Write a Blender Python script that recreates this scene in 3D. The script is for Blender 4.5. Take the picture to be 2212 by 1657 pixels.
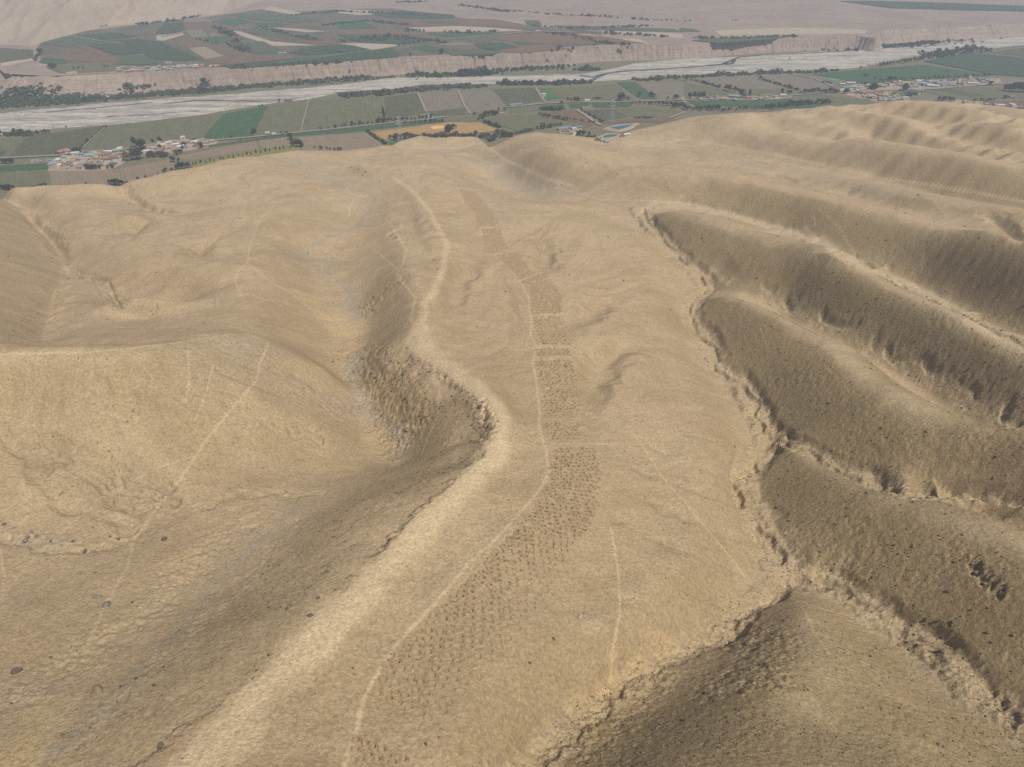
import bpy, bmesh, math, random, time
import numpy as np
from mathutils import Vector, Matrix, Euler
T0 = time.time()
for o in list(bpy.data.objects):
    bpy.data.objects.remove(o)
S = bpy.context.scene
COL = S.collection
R = math.radians

# ------------------------------------------------------------------ camera
CAMH = 266.0                       # metres above the valley floor
PITCH = R(34.9)
cam_d = bpy.data.cameras.new("camera")
cam_d.sensor_width = 36.0
cam_d.lens = 24.0
cam_d.clip_start = 1.0
cam_d.clip_end = 30000.0
cam = bpy.data.objects.new("camera", cam_d)
COL.objects.link(cam)
cam.location = (0, 0, CAMH)
cam.rotation_euler = (math.pi / 2 - PITCH, 0, 0)
S.camera = cam

# ------------------------------------------------------------------ world + sun
SUN_EL, SUN_ROT = R(60), R(133)
world = bpy.data.worlds.new("World")
S.world = world
world.use_nodes = True
wn = world.node_tree
sky = wn.nodes.new("ShaderNodeTexSky")
sky.sky_type = 'NISHITA'
sky.sun_disc = False
sky.sun_elevation = SUN_EL
sky.sun_rotation = SUN_ROT
sky.dust_density = 2.0
wn.links.new(sky.outputs[0], wn.nodes["Background"].inputs[0])
wn.nodes["Background"].inputs[1].default_value = 0.062
sun_d = bpy.data.lights.new("sun", 'SUN')
sun_d.energy = 4.3
sun_d.angle = R(0.5)
sun_d.color = (1.0, 0.945, 0.86)
sun = bpy.data.objects.new("sun", sun_d)
COL.objects.link(sun)
sdir = Vector((math.sin(SUN_ROT) * math.cos(SUN_EL), math.cos(SUN_ROT) * math.cos(SUN_EL), math.sin(SUN_EL)))
sun.rotation_euler = sdir.to_track_quat('Z', 'Y').to_euler()
sun.location = (0, 0, 500)
S.view_settings.view_transform = 'Standard'
S.view_settings.look = 'None'
S.view_settings.exposure = 0.0
S.view_settings.gamma = 1.0
S.cycles.max_bounces = 6
S.cycles.diffuse_bounces = 3
S.cycles.volume_bounces = 1
S.cycles.use_denoising = False

# ------------------------------------------------------------------ picture <-> world helpers
# photo coordinates are on a 2212 x 1657 grid; a point is placed where its ray meets real ground
FPX = 24.0 / 36.0 * 2212.0
CP, SP = math.cos(PITCH), math.sin(PITCH)
rng = np.random.default_rng(7)
random.seed(7)

def rays(px, py):
    px = np.asarray(px, float); py = np.asarray(py, float)
    a = (px - 1106.0) / FPX
    b = (828.5 - py) / FPX
    return a, CP + b * SP, -SP + b * CP        # x, y, z of the ray per unit depth

def at_z(px, py, z):
    rx, ry, rz = rays(px, py)
    k = (np.asarray(z, float) - CAMH) / rz
    return np.stack([rx * k, ry * k, np.broadcast_to(np.asarray(z, float), np.shape(k))], -1)

def densify(line, step):
    """line of (px,py,...) -> samples every step pixels, last columns interpolated"""
    L = np.asarray(line, float)
    out = [L[0]]
    for p, q in zip(L[:-1], L[1:]):
        n = max(1, int(round(np.hypot(*(q[:2] - p[:2])) / step)))
        for i in range(1, n + 1):
            out.append(p + (q - p) * i / n)
    return np.array(out)

# ------------------------------------------------------------------ noise (numpy)
def _hash(ix, iy, seed):
    h = (ix.astype(np.int64) * 374761393 + iy.astype(np.int64) * 668265263 + seed * 974634777) & 0x7fffffff
    h = ((h ^ (h >> 13)) * 1274126177) & 0x7fffffff
    return (h ^ (h >> 16)) & 0xffff

def pnoise(x, y, seed=0):
    x0 = np.floor(x); y0 = np.floor(y)
    fx = x - x0; fy = y - y0
    ux = fx * fx * fx * (fx * (fx * 6 - 15) + 10)
    uy = fy * fy * fy * (fy * (fy * 6 - 15) + 10)
    def g(dx, dy):
        a = _hash(x0 + dx, y0 + dy, seed) * (2 * math.pi / 65536.0)
        return np.cos(a) * (fx - dx) + np.sin(a) * (fy - dy)
    n0 = g(0, 0); n1 = g(1, 0); n2 = g(0, 1); n3 = g(1, 1)
    a = n0 + (n1 - n0) * ux
    b = n2 + (n3 - n2) * ux
    return (a + (b - a) * uy) * 1.5

def fbm(x, y, octv=4, seed=0, gain=0.5):
    s = 0; a = 1.0; f = 1.0
    for i in range(octv):
        s = s + a * pnoise(x * f + 13.7 * i, y * f - 7.1 * i, seed + i)
        a *= gain; f *= 2.03
    return s

def smooth(e0, e1, x):
    t = np.clip((x - e0) / (e1 - e0), 0, 1)
    return t * t * (3 - 2 * t)

# ------------------------------------------------------------------ relief lines of the near hills: (px, py, height)
RIDGES = [
  # spur with the band of pits
  [(750,1700,143),(750,1657,140),(850,1400,132),(1130,1150,120),(1235,1000,110),(1210,860,101),(1185,740,91),(1178,640,80),(1060,480,59),(1010,405,40)],
  # western crest of the spur (above the scarp)
  [(330,1657,146),(520,1490,141),(700,1330,135),(850,1180,128),(960,1060,121),(1050,975,115),(1078,925,112),(1060,870,109),(1010,825,105),(940,775,100),(900,752,97),(890,725,95),(896,690,92),(905,655,90),(895,615,87),(880,580,82),(900,520,74),(935,470,64),(900,430,54),(860,400,44),(800,365,36),(745,342,27)],
  # surface between crest and band
  [(640,1560,141),(900,1270,128),(1090,1060,117),(1130,920,109),(1080,800,100),(1000,700,90),(975,600,80),(985,520,70),(940,420,50)],
  # right flank of the spur
  [(1000,1600,134),(1200,1400,123),(1400,1200,110),(1480,1040,98),(1450,900,92),(1400,740,83),(1310,600,70),(1290,500,57),(1220,440,43)],
  [(1300,1350,118),(1480,1230,107),(1560,1100,95),(1560,960,88),(1490,800,76),(1440,690,70),(1420,600,62),(1380,500,53)],
  # ridge C (right of the main gully)
  [(1722,978,87),(1795,1020,95),(1886,1074,106),(1977,1124,112),(2069,1170,116),(2212,1238,122),(2330,1300,124)],
  [(1950,1040,100),(2069,1100,104),(2212,1150,111)],
  # ridge B
  [(1560,645,69),(1620,660,76),(1675,693,84),(1742,737,90),(1825,817,98),(1875,880,102),(1960,935,105),(2060,970,109),(2212,1005,114),(2330,1030,117)],
  [(1850,760,86),(1950,840,92),(2060,900,98),(2212,970,105)],
  # ridge A
  [(1405,468,50),(1480,480,59),(1560,500,68),(1640,530,76),(1725,567,84),(1830,612,89),(1940,665,93),(2050,715,97),(2212,800,102),(2330,860,105)],
  [(1840,560,72),(1950,640,80),(2080,705,86),(2212,775,93)],
  # ridge E
  [(1104,308,18),(1137,350,28),(1204,368,36),(1337,381,47),(1475,387,57),(1608,405,62),(1688,427,64),(1762,450,67),(1902,483,74),(2008,520,79),(2110,540,88),(2212,557,96),(2330,585,102)],
  [(1480,345,42),(1620,368,50),(1750,410,60),(1900,445,70),(2080,500,84)],
  [(1330,330,30),(1500,345,43),(1690,365,50)],
  [(1720,390,54),(1850,407,62),(2000,435,74),(2130,452,82),(2212,470,88)],
  # ridge F
  [(1440,268,14),(1475,267,20),(1542,277,27),(1675,297,38),(1808,320,48),(1942,343,58),(2075,363,64),(2212,377,68),(2330,392,74)],
  # skyline knobs on the right and ridges behind F
  [(1480,256,22),(1540,249,31),(1608,244,36),(1680,252,40),(1790,278,48),(1900,305,56),(2040,330,62),(2212,350,68)],
  [(1640,246,36),(1690,240,41),(1735,234,46),(1830,258,54),(1960,285,60),(2100,310,66),(2212,330,72)],
  [(1735,233,46),(1790,231,52),(1870,243,57),(2000,262,64),(2120,288,70),(2212,300,74)],
  [(1790,230,52),(1832,225,56),(1900,227,58),(2020,240,66),(2130,262,72),(2212,275,76)],
  [(1900,224,58),(1945,220,62),(2020,221,66),(2110,238,70),(2212,258,78)],
  [(2040,222,62),(2110,227,66),(2212,244,70)],
  # bottom right hill
  [(1718,1282,95),(1735,1330,107),(1705,1390,116),(1671,1448,123),(1600,1520,128),(1500,1600,132),(1420,1657,135)],
  [(1760,1350,108),(1820,1420,116),(1860,1500,122),(1800,1580,130),(1850,1657,136),(2000,1600,124)],
  # left: crest line with the path
  [(-120,768,136),(0,765,131),(200,760,129),(350,745,124),(480,730,115),(560,728,108),(630,760,99),(700,800,90)],
  [(0,880,122),(200,900,118),(400,880,115),(560,870,107),(640,850,98)],
  [(0,1000,116),(200,1050,110.5),(400,1020,106),(560,960,100),(700,930,91)],
  # central hub on the left
  [(300,470,56),(430,490,64),(500,530,74),(540,570,82),(530,610,86),(560,680,91),(560,728,100)],
  [(217,400,35),(313,386,41),(427,366,41),(480,352,36),(560,350,33),(600,380,40)],
  [(500,372,41),(590,400,45),(640,450,54),(620,500,64),(560,550,78)],
  # ridge right of gully a
  [(93,425,38),(140,470,48),(175,520,58),(215,560,66),(300,590,75),(420,600,82),(520,605,85)],
  [(300,655,84),(400,650,88),(480,660,91)],
  # far left ridge
  [(-60,425,40),(0,432,44),(20,480,54),(50,560,72),(40,640,89),(20,720,112)],
  # spur between the fork of gully a
  [(152,600,66),(160,640,78),(170,700,96),(160,750,116)],
  [(330,680,90),(270,690,92),(230,720,104),(290,750,120)],
  [(0,412,36),(100,403,36),(217,398,36)],
  # spur tips left of the band towards the valley
  [(680,332,20),(760,328,24),(830,320,21),(900,330,26),(960,370,36)],
]
GULLIES = [
  # main right gully
  [(1040,305,1),(1060,330,8),(1090,355,14),(1150,385,21),(1200,410,27),(1300,432,37),(1380,452,43),(1420,500,47),(1470,560,52),(1510,590,55),(1530,622,57),(1490,655,60),(1490,690,62),(1530,740,66),(1560,795,69),(1605,830,71),(1640,890,74),(1660,940,77),(1650,980,79),(1592,1030,83),(1602,1080,86),(1635,1130,88),(1690,1210,91),(1705,1245,92),(1795,1257,94),(1863,1297,97),(1932,1348,99),(2000,1384,102),(2069,1439,105),(2137,1508,107),(2212,1558,110),(2300,1620,112)],
  [(1700,1250,92),(1660,1290,95),(1620,1312,97),(1580,1360,101),(1530,1385,103),(1440,1415,107),(1320,1495,113),(1260,1540,117),(1200,1600,121),(1140,1657,125),(1090,1700,127)],
  # gully C/B
  [(1660,945,77),(1712,955,84),(1767,988,88),(1813,1020,91),(1863,1041,93),(1918,1060,95),(1986,1071,97),(2069,1068,99),(2137,1074,101),(2212,1090,103),(2330,1110,106)],
  # gully B/A
  [(1700,640,67),(1740,660,70),(1808,700,74),(1908,747,78),(2042,810,84),(2142,870,88),(2212,915,91),(2330,990,96)],
  # road wash
  [(1380,452,43),(1475,440,46),(1582,460,48),(1700,497,51),(1760,522,55),(1850,560,58),(1960,620,63),(2060,668,67),(2212,740,75),(2330,800,80)],
  [(1582,470,49),(1728,505,53),(1842,555,58),(1992,600,62),(2100,650,67),(2212,697,73)],
  # second wash with the white track
  [(1360,292,6),(1420,296,10),(1475,303,14),(1575,320,21),(1708,344,30),(1842,372,39),(1975,395,46),(2100,412,51),(2212,430,56),(2330,450,61)],
  [(1300,318,16),(1475,325,26),(1600,340,32),(1760,370,40),(1900,395,46)],
  # hollows right of the second wash
  [(1640,252,32),(1728,285,40),(1850,305,47),(1960,322,54),(2100,345,60),(2212,362,63)],
  [(1735,246,40),(1820,270,46),(1930,295,53),(2060,315,59),(2212,338,65)],
  [(1800,236,46),(1880,252,52),(2000,275,58),(2100,300,64),(2212,315,68)],
  [(1860,229,52),(1960,244,58),(2060,262,63),(2212,286,70)],
  [(1975,222,57),(2050,236,61),(2140,252,66),(2212,266,71)],
  # small gullies in ridge E back
  [(1655,370,48),(1740,402,56),(1800,415,60)],
  [(1828,413,58),(1920,444,66),(2008,473,74),(2060,490,80)],
  [(2135,462,82),(2175,490,85),(2212,525,89),(2330,570,96)],
  # western wash below the scarp
  [(60,1690,145),(137,1608,142),(274,1485,135.5),(365,1390,130),(457,1280,118),(560,1170,111.5),(640,1095,104),(700,1060,99.5),(800,1025,92.5),(865,1000,86.5),(880,960,84),(850,920,82),(800,860,79),(755,822,77),(775,760,74),(795,710,71),(765,650,67),(735,605,63),(690,575,61),(655,550,59),(690,517,55),(760,495,51),(805,455,45),(812,425,40),(740,405,37),(680,392,34),(640,370,30),(630,338,17)],
  [(0,1165,115),(60,1172,115),(183,1194,114.5),(256,1172,112),(297,1150,110.5),(438,1095,107),(525,1067,103.5),(630,1070,100.5)],
  [(0,1400,129),(120,1330,125),(300,1240,117.5),(470,1130,108)],
  # gully a
  [(-80,448,20),(0,440,22),(43,450,28),(72,481,38),(107,513,48),(132,545,55),(143,585,61),(118,618,72),(104,656,82),(82,735,104)],
  [(143,588,61),(215,606,66),(236,635,71),(258,652,74),(322,666,79),(380,660,84)],
  # gully c
  [(267,402,25),(255,410,28),(290,432,36),(325,452,43),(380,460,48),(440,456,53),(490,455,57)],
  [(290,500,52),(360,470,49)],
  # fan to the valley
  [(1000,312,3),(950,300,3),(1000,340,14),(920,300,3)],
  [(860,320,10),(800,335,20)],
]
# narrow incised channels: (line, depth m, half width m)
INCISE = [
  ([(1380,452),(1420,500),(1470,560),(1510,590),(1530,622),(1490,655),(1490,690),(1530,740),(1545,795),(1605,830),(1640,890),(1660,940),(1650,980),(1592,1030),(1602,1080),(1635,1130),(1690,1210),(1705,1245)], 2.6, 6.5),
  ([(1705,1245),(1795,1257),(1863,1297),(1932,1348),(2000,1384),(2069,1439),(2137,1508),(2212,1558),(2300,1620)], 1.5, 5.5),
  ([(1700,1250),(1660,1290),(1620,1312),(1580,1360),(1530,1385),(1440,1415),(1320,1495),(1260,1540),(1200,1600),(1140,1657),(1090,1700)], 1.6, 3.4),
  ([(1660,945),(1712,955),(1767,988),(1813,1020),(1863,1041),(1918,1060),(1986,1071),(2069,1068),(2137,1074),(2212,1090)], 1.6, 4.5),
  ([(1650,640),(1740,660),(1808,700),(1908,747),(2042,810),(2142,870),(2212,915)], 1.6, 5),
  ([(1842,550),(1880,570),(1960,625),(2060,672),(2130,705),(2212,745)], 1.6, 5),
  ([(1267,895),(1284,827),(1304,780),(1347,742),(1404,727)], 4.2, 13),
  ([(1217,712),(1240,690),(1270,677),(1310,647),(1340,636)], 3.4, 13),
  ([(1150,590),(1174,573),(1180,540),(1167,520)], 3.6, 12),
  ([(1000,690),(970,677),(984,613),(1020,567),(1054,550)], 3.4, 13),
  ([(940,600),(925,560),(900,520),(890,480),(870,440)], 3.0, 15),
  ([(43,450),(72,481),(107,513),(132,545),(143,585)], 4.0, 8),
  ([(143,588),(215,606),(236,635),(258,652),(322,666)], 4.0, 6),
  ([(143,585),(118,618),(104,656),(82,735)], 2.2, 7),
  ([(255,410),(290,432),(325,452),(380,460),(440,456)], 4.5, 9),
  ([(0,1165),(60,1172),(183,1194),(256,1172),(297,1150),(438,1095),(525,1067),(630,1070),(690,1062)], 0.7, 4.0),
  ([(156,863),(228,882),(293,905),(358,908),(423,925),(489,931)], 0.75, 2.6),
  ([(182,837),(234,859),(277,882),(352,895),(423,925)], 0.75, 2.6),
  ([(277,794),(342,830),(404,869),(489,892),(554,895)], 0.75, 2.6),
  ([(65,967),(114,1022),(185,1101),(293,1143)], 0.75, 2.6),
  ([(97,947),(195,990),(293,1022),(358,1055)], 0.75, 2.6),
  ([(423,768),(489,801),(586,843),(717,869)], 0.75, 2.6),
  ([(0,925),(97,1039),(163,1104)], 0.75, 2.6),
  ([(326,784),(374,817),(423,843),(489,856),(586,889)], 0.75, 2.6),
  ([(211,817),(228,843),(293,876)], 0.75, 2.6),
  ([(1400,960),(1470,1000),(1570,1030)], 0.5, 2.6), ([(1380,1020),(1480,1050),(1590,1090)], 0.5, 2.6), ([(1420,1090),(1520,1140),(1630,1170)], 0.5, 2.6), ([(1330,1120),(1450,1180),(1600,1230)], 0.5, 2.6),
  ([(1480,930),(1560,960),(1620,980)], 0.5, 2.6), ([(1350,1290),(1450,1330),(1540,1370)], 0.5, 2.6),
  ([(250,1000),(290,1060),(410,1095)], 1.2, 5),
  ([(100,960),(200,1040),(300,1110)], 1.2, 5),
  ([(480,870),(560,900),(700,950)], 1.4, 5),
  ([(1540,560),(1580,590),(1640,600)], 2.0, 10),
  ([(1738,404),(1655,372)], 2.0, 10),
  ([(2135,460),(2175,490),(2212,525)], 4.0, 8),
  ([(240,500),(270,520),(330,470)], 2.0, 9),
  ([(400,560),(470,510),(500,500)], 2.0, 9),
  ([(370,520),(420,535),(460,560)], 2.0, 9),
]

ln_prof = np.array([(1780,42),(1657,58),(1400,88),(1150,133),(1000,174),(860,226),(740,286),(620,370),(470,536),(400,669),(300,950),(262,1090)], float)

def build_constraints():
    P = []
    for L in RIDGES + GULLIES:
        D = densify(L, 15)
        P.append(at_z(D[:, 0], D[:, 1], D[:, 2]))
    P = np.concatenate(P)
    # the ground drops below the valley floor behind the skyline
    SKY = [(-120,432,40),(0,423,38),(100,403,36),(217,398,36),(320,389,38),(367,372,38),(430,362,36),(483,348,30),(550,340,22),(610,331,14),(653,326,12),(740,328,18),(830,317,18),(920,290,4),(1040,298,3),(1064,318,8),(1120,293,22),(1164,287,24),(1220,293,26),(1300,300,12),(1360,285,6),(1440,268,10),(1480,255,22),(1540,248,32),(1608,243,37),(1680,243,41),(1735,233,47),(1790,229,52),(1832,224,57),(1900,223,59),(1945,218,63),(2030,219,65),(2110,226,67),(2212,240,70),(2330,250,74)]
    D = densify(SKY, 16)
    q = at_z(D[:, 0], D[:, 1], D[:, 2])
    r = np.hypot(q[:, 0], q[:, 1])
    ex = []
    for d, zz in ((1.9, -3.0), (3.2, -14.0)):
        k = (r + 10 + q[:, 2] * d) / r
        ex.append(np.stack([q[:, 0] * k, q[:, 1] * k, np.full(len(q), zz)], -1))
    hid = np.concatenate(ex)
    # talus just below the crests keeps the scarp's break of slope crisp
    tal = []
    for k, (lo, hi), side, offs in ((1, (5, 12), 1, ((7, 3.0), (15, 7.2))),):
        D = densify(RIDGES[k][lo:hi], 16)
        c = at_z(D[:, 0], D[:, 1], D[:, 2])
        t = np.gradient(c[:, :2], axis=0); t /= np.linalg.norm(t, axis=1)[:, None]
        nrm = np.stack([-t[:, 1], t[:, 0]], -1) * side
        tal += [np.concatenate([c[:, :2] + nrm * d, (c[:, 2] - dz)[:, None]], 1) for d, dz in offs]
    P = np.concatenate([P, q, hid] + tal)
    return P

PTS = build_constraints()

def lp(x, y):
    return np.stack([np.arctan2(x, y), np.log(np.hypot(x, y))], -1)

def tps_solve(P, lam):
    U = lp(P[:, 0], P[:, 1])
    # merge near-duplicates
    key = np.round(U / 0.008).astype(int)
    _, idx = np.unique(key, axis=0, return_index=True)
    U = U[idx]; z = P[idx, 2]
    d2 = ((U[:, None] - U[None]) ** 2).sum(-1)
    K = 0.5 * d2 * np.log(d2 + 1e-12)
    n = len(U)
    A = np.zeros((n + 3, n + 3))
    A[:n, :n] = K + lam * np.eye(n)
    A[:n, n] = 1; A[:n, n + 1:] = U
    A[n, :n] = 1; A[n + 1:, :n] = U.T
    w = np.linalg.solve(A, np.concatenate([z, np.zeros(3)]))
    return U, w

TU, TW = tps_solve(PTS, 1.0e-4)

def tps_eval(x, y):
    U = lp(x.ravel(), y.ravel())
    out = np.empty(len(U))
    n = len(TU)
    for i in range(0, len(U), 4000):
        u = U[i:i + 4000]
        d2 = ((u[:, None] - TU[None]) ** 2).sum(-1)
        out[i:i + 4000] = (0.5 * d2 * np.log(d2 + 1e-12)) @ TW[:n] + TW[n] + u @ TW[n + 1:]
    return out.reshape(x.shape)

# grid: rows at world y, columns spread across a width that grows with distance
NR, NC = QUAL if 'QUAL' in globals() else (1160, 1560)
row_px = np.linspace(1780, 262, NR)
YR = np.exp(np.interp(-row_px, -ln_prof[:, 0], np.log(ln_prof[:, 1])))
for _ in range(3):                                     # ease the spacing
    lg = np.log(YR); lg[1:-1] = (lg[:-2] + lg[1:-1] * 2 + lg[2:]) / 4; YR = np.exp(lg)
drop = CAMH - np.interp(np.log(YR), np.log(ln_prof[:, 1]), [145,140,132,120,110,100,91,80,58,42,20,20])
WR = 0.75 * (YR * CP + drop * SP) * 1.42 + 20.0
TC = np.linspace(-1, 1, NC)
GX = TC[None, :] * WR[:, None]
GY = np.repeat(YR[:, None], NC, 1)

def catmull(n_to, n_from):
    t = np.linspace(0, n_from - 1, n_to)
    i = np.clip(np.floor(t).astype(int), 0, n_from - 2)
    f = t - i
    W = np.zeros((n_to, n_from))
    ws = [(-f**3 + 2*f**2 - f) / 2, (3*f**3 - 5*f**2 + 2) / 2, (-3*f**3 + 4*f**2 + f) / 2, (f**3 - f**2) / 2]
    for k, w in enumerate(ws):
        np.add.at(W, (np.arange(n_to), np.clip(i + k - 1, 0, n_from - 1)), w)
    return W

CR, CC = 190, 250
ci = np.linspace(0, NR - 1, CR); cj = np.linspace(0, NC - 1, CC)
YRc = np.interp(ci, np.arange(NR), YR); WRc = np.interp(ci, np.arange(NR), WR)
Xc = np.linspace(-1, 1, CC)[None, :] * WRc[:, None]; Yc = np.repeat(YRc[:, None], CC, 1)
Zc = tps_eval(Xc, Yc)
Zb_ = Zc.copy()                                        # crisper crests and valley lines
for _ in range(14):
    Zb_[1:-1] = (Zb_[:-2] + 2 * Zb_[1:-1] + Zb_[2:]) / 4; Zb_[:, 1:-1] = (Zb_[:, :-2] + 2 * Zb_[:, 1:-1] + Zb_[:, 2:]) / 4
Zc = Zc + (0.5 - 0.3 * smooth(350, 520, Yc)) * np.clip(Zc - Zb_, -5, 5)
GZ = catmull(NR, CR) @ Zc @ catmull(NC, CC).T
print("tps", len(TU), round(time.time() - T0, 1))

class Height:
    def __init__(self, Z): self.Z = Z
    def __call__(self, x, y):
        x = np.asarray(x, float); y = np.asarray(y, float)
        i = np.interp(y, YR, np.arange(NR))
        w = np.interp(y, YR, WR)
        j = np.clip((x / w + 1) * 0.5 * (NC - 1), 0, NC - 1.001)
        i = np.clip(i, 0, NR - 1.001)
        i0 = i.astype(int); j0 = j.astype(int); fi = i - i0; fj = j - j0
        Z = self.Z
        return (Z[i0, j0] * (1 - fj) + Z[i0, j0 + 1] * fj) * (1 - fi) + (Z[i0 + 1, j0] * (1 - fj) + Z[i0 + 1, j0 + 1] * fj) * fi
    def hit(self, px, py):
        """where the ray through a photo point first meets the hills (else the valley floor)"""
        px = np.atleast_1d(np.asarray(px, float)); py = np.atleast_1d(np.asarray(py, float))
        rx, ry, rz = rays(px, py)
        n = 900
        s = np.exp(np.linspace(math.log(YR[0] * 1.02), math.log(YR[-1]), n))      # world y samples
        out = np.zeros((len(px), 3))
        for a in range(0, len(px), 2000):
            sl = slice(a, a + 2000)
            k = s[None, :] / ry[sl][:, None]
            X = rx[sl][:, None] * k; Zr = CAMH + rz[sl][:, None] * k
            H = np.maximum(self(X, np.broadcast_to(s, X.shape)), 0.0)
            below = (Zr - H) < 0
            f = np.argmax(below, 1)
            none = ~below.any(1)
            f = np.clip(f, 1, n - 1)
            ar = np.arange(len(f))
            d0 = (Zr - H)[ar, f - 1]; d1 = (Zr - H)[ar, f]
            t = np.clip(d0 / (d0 - d1 + 1e-9), 0, 1)
            yy = s[f - 1] + (s[f] - s[f - 1]) * t
            kk = yy / ry[sl]
            o = np.stack([rx[sl] * kk, yy, CAMH + rz[sl] * kk], -1)
            kz = -CAMH / rz[sl]
            flat = np.stack([rx[sl] * kz, ry[sl] * kz, np.zeros(len(kz))], -1)
            o[none] = flat[none]
            out[sl] = o
        return out

H0 = Height(GZ)

def line_hit(line, step=9, Hf=None):
    D = densify(line, step)
    return (Hf or H0).hit(D[:, 0], D[:, 1])[:, :2]

def dist_line(P, pad):
    """distance from every grid vertex to the polyline P (world xy); inf farther than pad. Also position along it"""
    D = np.full(GX.shape, np.inf); A = np.zeros(GX.shape)
    acc = 0.0
    for p, q in zip(P[:-1], P[1:]):
        seg = np.hypot(*(q - p))
        if seg > 60 + 0.25 * p[1]:                      # a jump behind a crest
            continue
        y0, y1 = min(p[1], q[1]) - pad, max(p[1], q[1]) + pad
        i0, i1 = np.searchsorted(YR, [y0, y1])
        if i1 <= i0: continue
        w = WR[i0:i1]
        jl = int(np.floor(((min(p[0], q[0]) - pad) / w.min() if min(p[0], q[0]) - pad < 0 else (min(p[0], q[0]) - pad) / w.max()) * 0.5 * (NC - 1) + 0.5 * (NC - 1)))
        jh = int(np.ceil(((max(p[0], q[0]) + pad) / w.max() if max(p[0], q[0]) + pad < 0 else (max(p[0], q[0]) + pad) / w.min()) * 0.5 * (NC - 1) + 0.5 * (NC - 1))) + 1
        jl = max(jl, 0); jh = min(jh, NC)
        if jh <= jl: continue
        x = GX[i0:i1, jl:jh]; y = GY[i0:i1, jl:jh]
        d = q - p; L2 = d @ d + 1e-9
        t = np.clip(((x - p[0]) * d[0] + (y - p[1]) * d[1]) / L2, 0, 1)
        dd = np.hypot(x - p[0] - t * d[0], y - p[1] - t * d[1])
        sub = D[i0:i1, jl:jh]; m = dd < sub
        sub[m] = dd[m]
        A[i0:i1, jl:jh][m] = (acc + t * seg)[m]
        acc += seg
    return D, A

# ------------------------------------------------------------------ finish the relief of the near hills
def grads(Z):
    dzi = np.gradient(Z, axis=0) / np.gradient(YR)[:, None]
    dxt = np.gradient(GX, axis=1)
    zx = np.gradient(Z, axis=1) / dxt
    dWdy = (np.gradient(WR) / np.gradient(YR))[:, None]
    zy = dzi - zx * TC[None, :] * dWdy
    return zx, zy

DEPTH = GY * CP + (CAMH - GZ) * SP                    # distance scale of each vertex
# medium relief
n1 = fbm(GX / 46, GY / 46, 3, 11)
n2 = fbm(GX / 13, GY / 13, 3, 21)
zx, zy = grads(GZ)
slope = np.hypot(zx, zy)
hillw = smooth(-4, 6, GZ)
GZ += hillw * (0.55 * n1 + 0.20 * n2)
# spurs and hollows running down the far slopes (ridged noise stretched along the fall line)
far = smooth(300, 520, GY)
rn = 1 - np.abs(fbm((GX * 0.86 + GY * 0.5) / 34, (GY * 0.86 - GX * 0.5) / 95, 3, 31))
GZ += hillw * far * smooth(0.04, 0.22, slope) * 0.8 * (rn - 0.62)

G_E = np.concatenate([line_hit([(p[0], p[1]) for p in GULLIES[0][6:31]], 10), line_hit([(p[0], p[1]) for p in GULLIES[1]], 10)])
G_E = G_E[np.argsort(G_E[:, 1])]
xg = np.interp(YR, G_E[:, 1], G_E[:, 0]); xg = np.where(YR < G_E[0, 1], G_E[0, 0] - (G_E[0, 1] - YR), xg)
right = smooth(-2, 7, GX - xg[:, None] + 2.5 * n2) * smooth(760, 560, GY)       # the stonier hills east of the main gully
# flat gravelly floors of the dry washes
floor_mask = np.zeros(GX.shape)
def wash_floor(L, hw):
    P = line_hit(L, 7)
    zP = H0(P[:, 0], P[:, 1])
    seg = np.hypot(*np.diff(P, axis=0).T)
    seg = np.where(seg > 60 + 0.25 * P[:-1, 1], 0, seg)
    cum = np.concatenate([[0], np.cumsum(seg)])
    zs = zP.copy()
    for _ in range(6): zs[1:-1] = (zs[:-2] + zs[1:-1] + zs[2:]) / 3
    D, A = dist_line(P, hw * 2.6)
    D = np.where(np.isfinite(D), D, 1e3) * (1 + .4 * fbm(GX / 14, GY / 14, 3, 48))
    k = smooth(hw * 2.1, hw * .8, D)
    tgt = np.interp(A, cum, zs) + .25 + .35 * fbm(GX / 6, GY / 6, 3, 49)
    k = k * smooth(4.5, 2.5, np.abs(tgt - GZ))
    GZ[:] = GZ * (1 - k) + tgt * k
    np.maximum(floor_mask, smooth(hw * 1.5, hw * .7, D) * smooth(0, .3, k), out=floor_mask)
wash_floor(INCISE[0][0], 4.3); wash_floor(INCISE[1][0], 3.0); wash_floor(INCISE[2][0], 2.4); wash_floor(INCISE[3][0], 3.2)
wash_floor([(1382,454),(1475,446),(1582,466),(1700,503),(1760,526),(1850,564),(1960,624),(2060,672),(2212,744),(2330,800)], 5.0)
inc_mask = np.zeros(GX.shape); cut = np.zeros(GX.shape)
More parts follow.
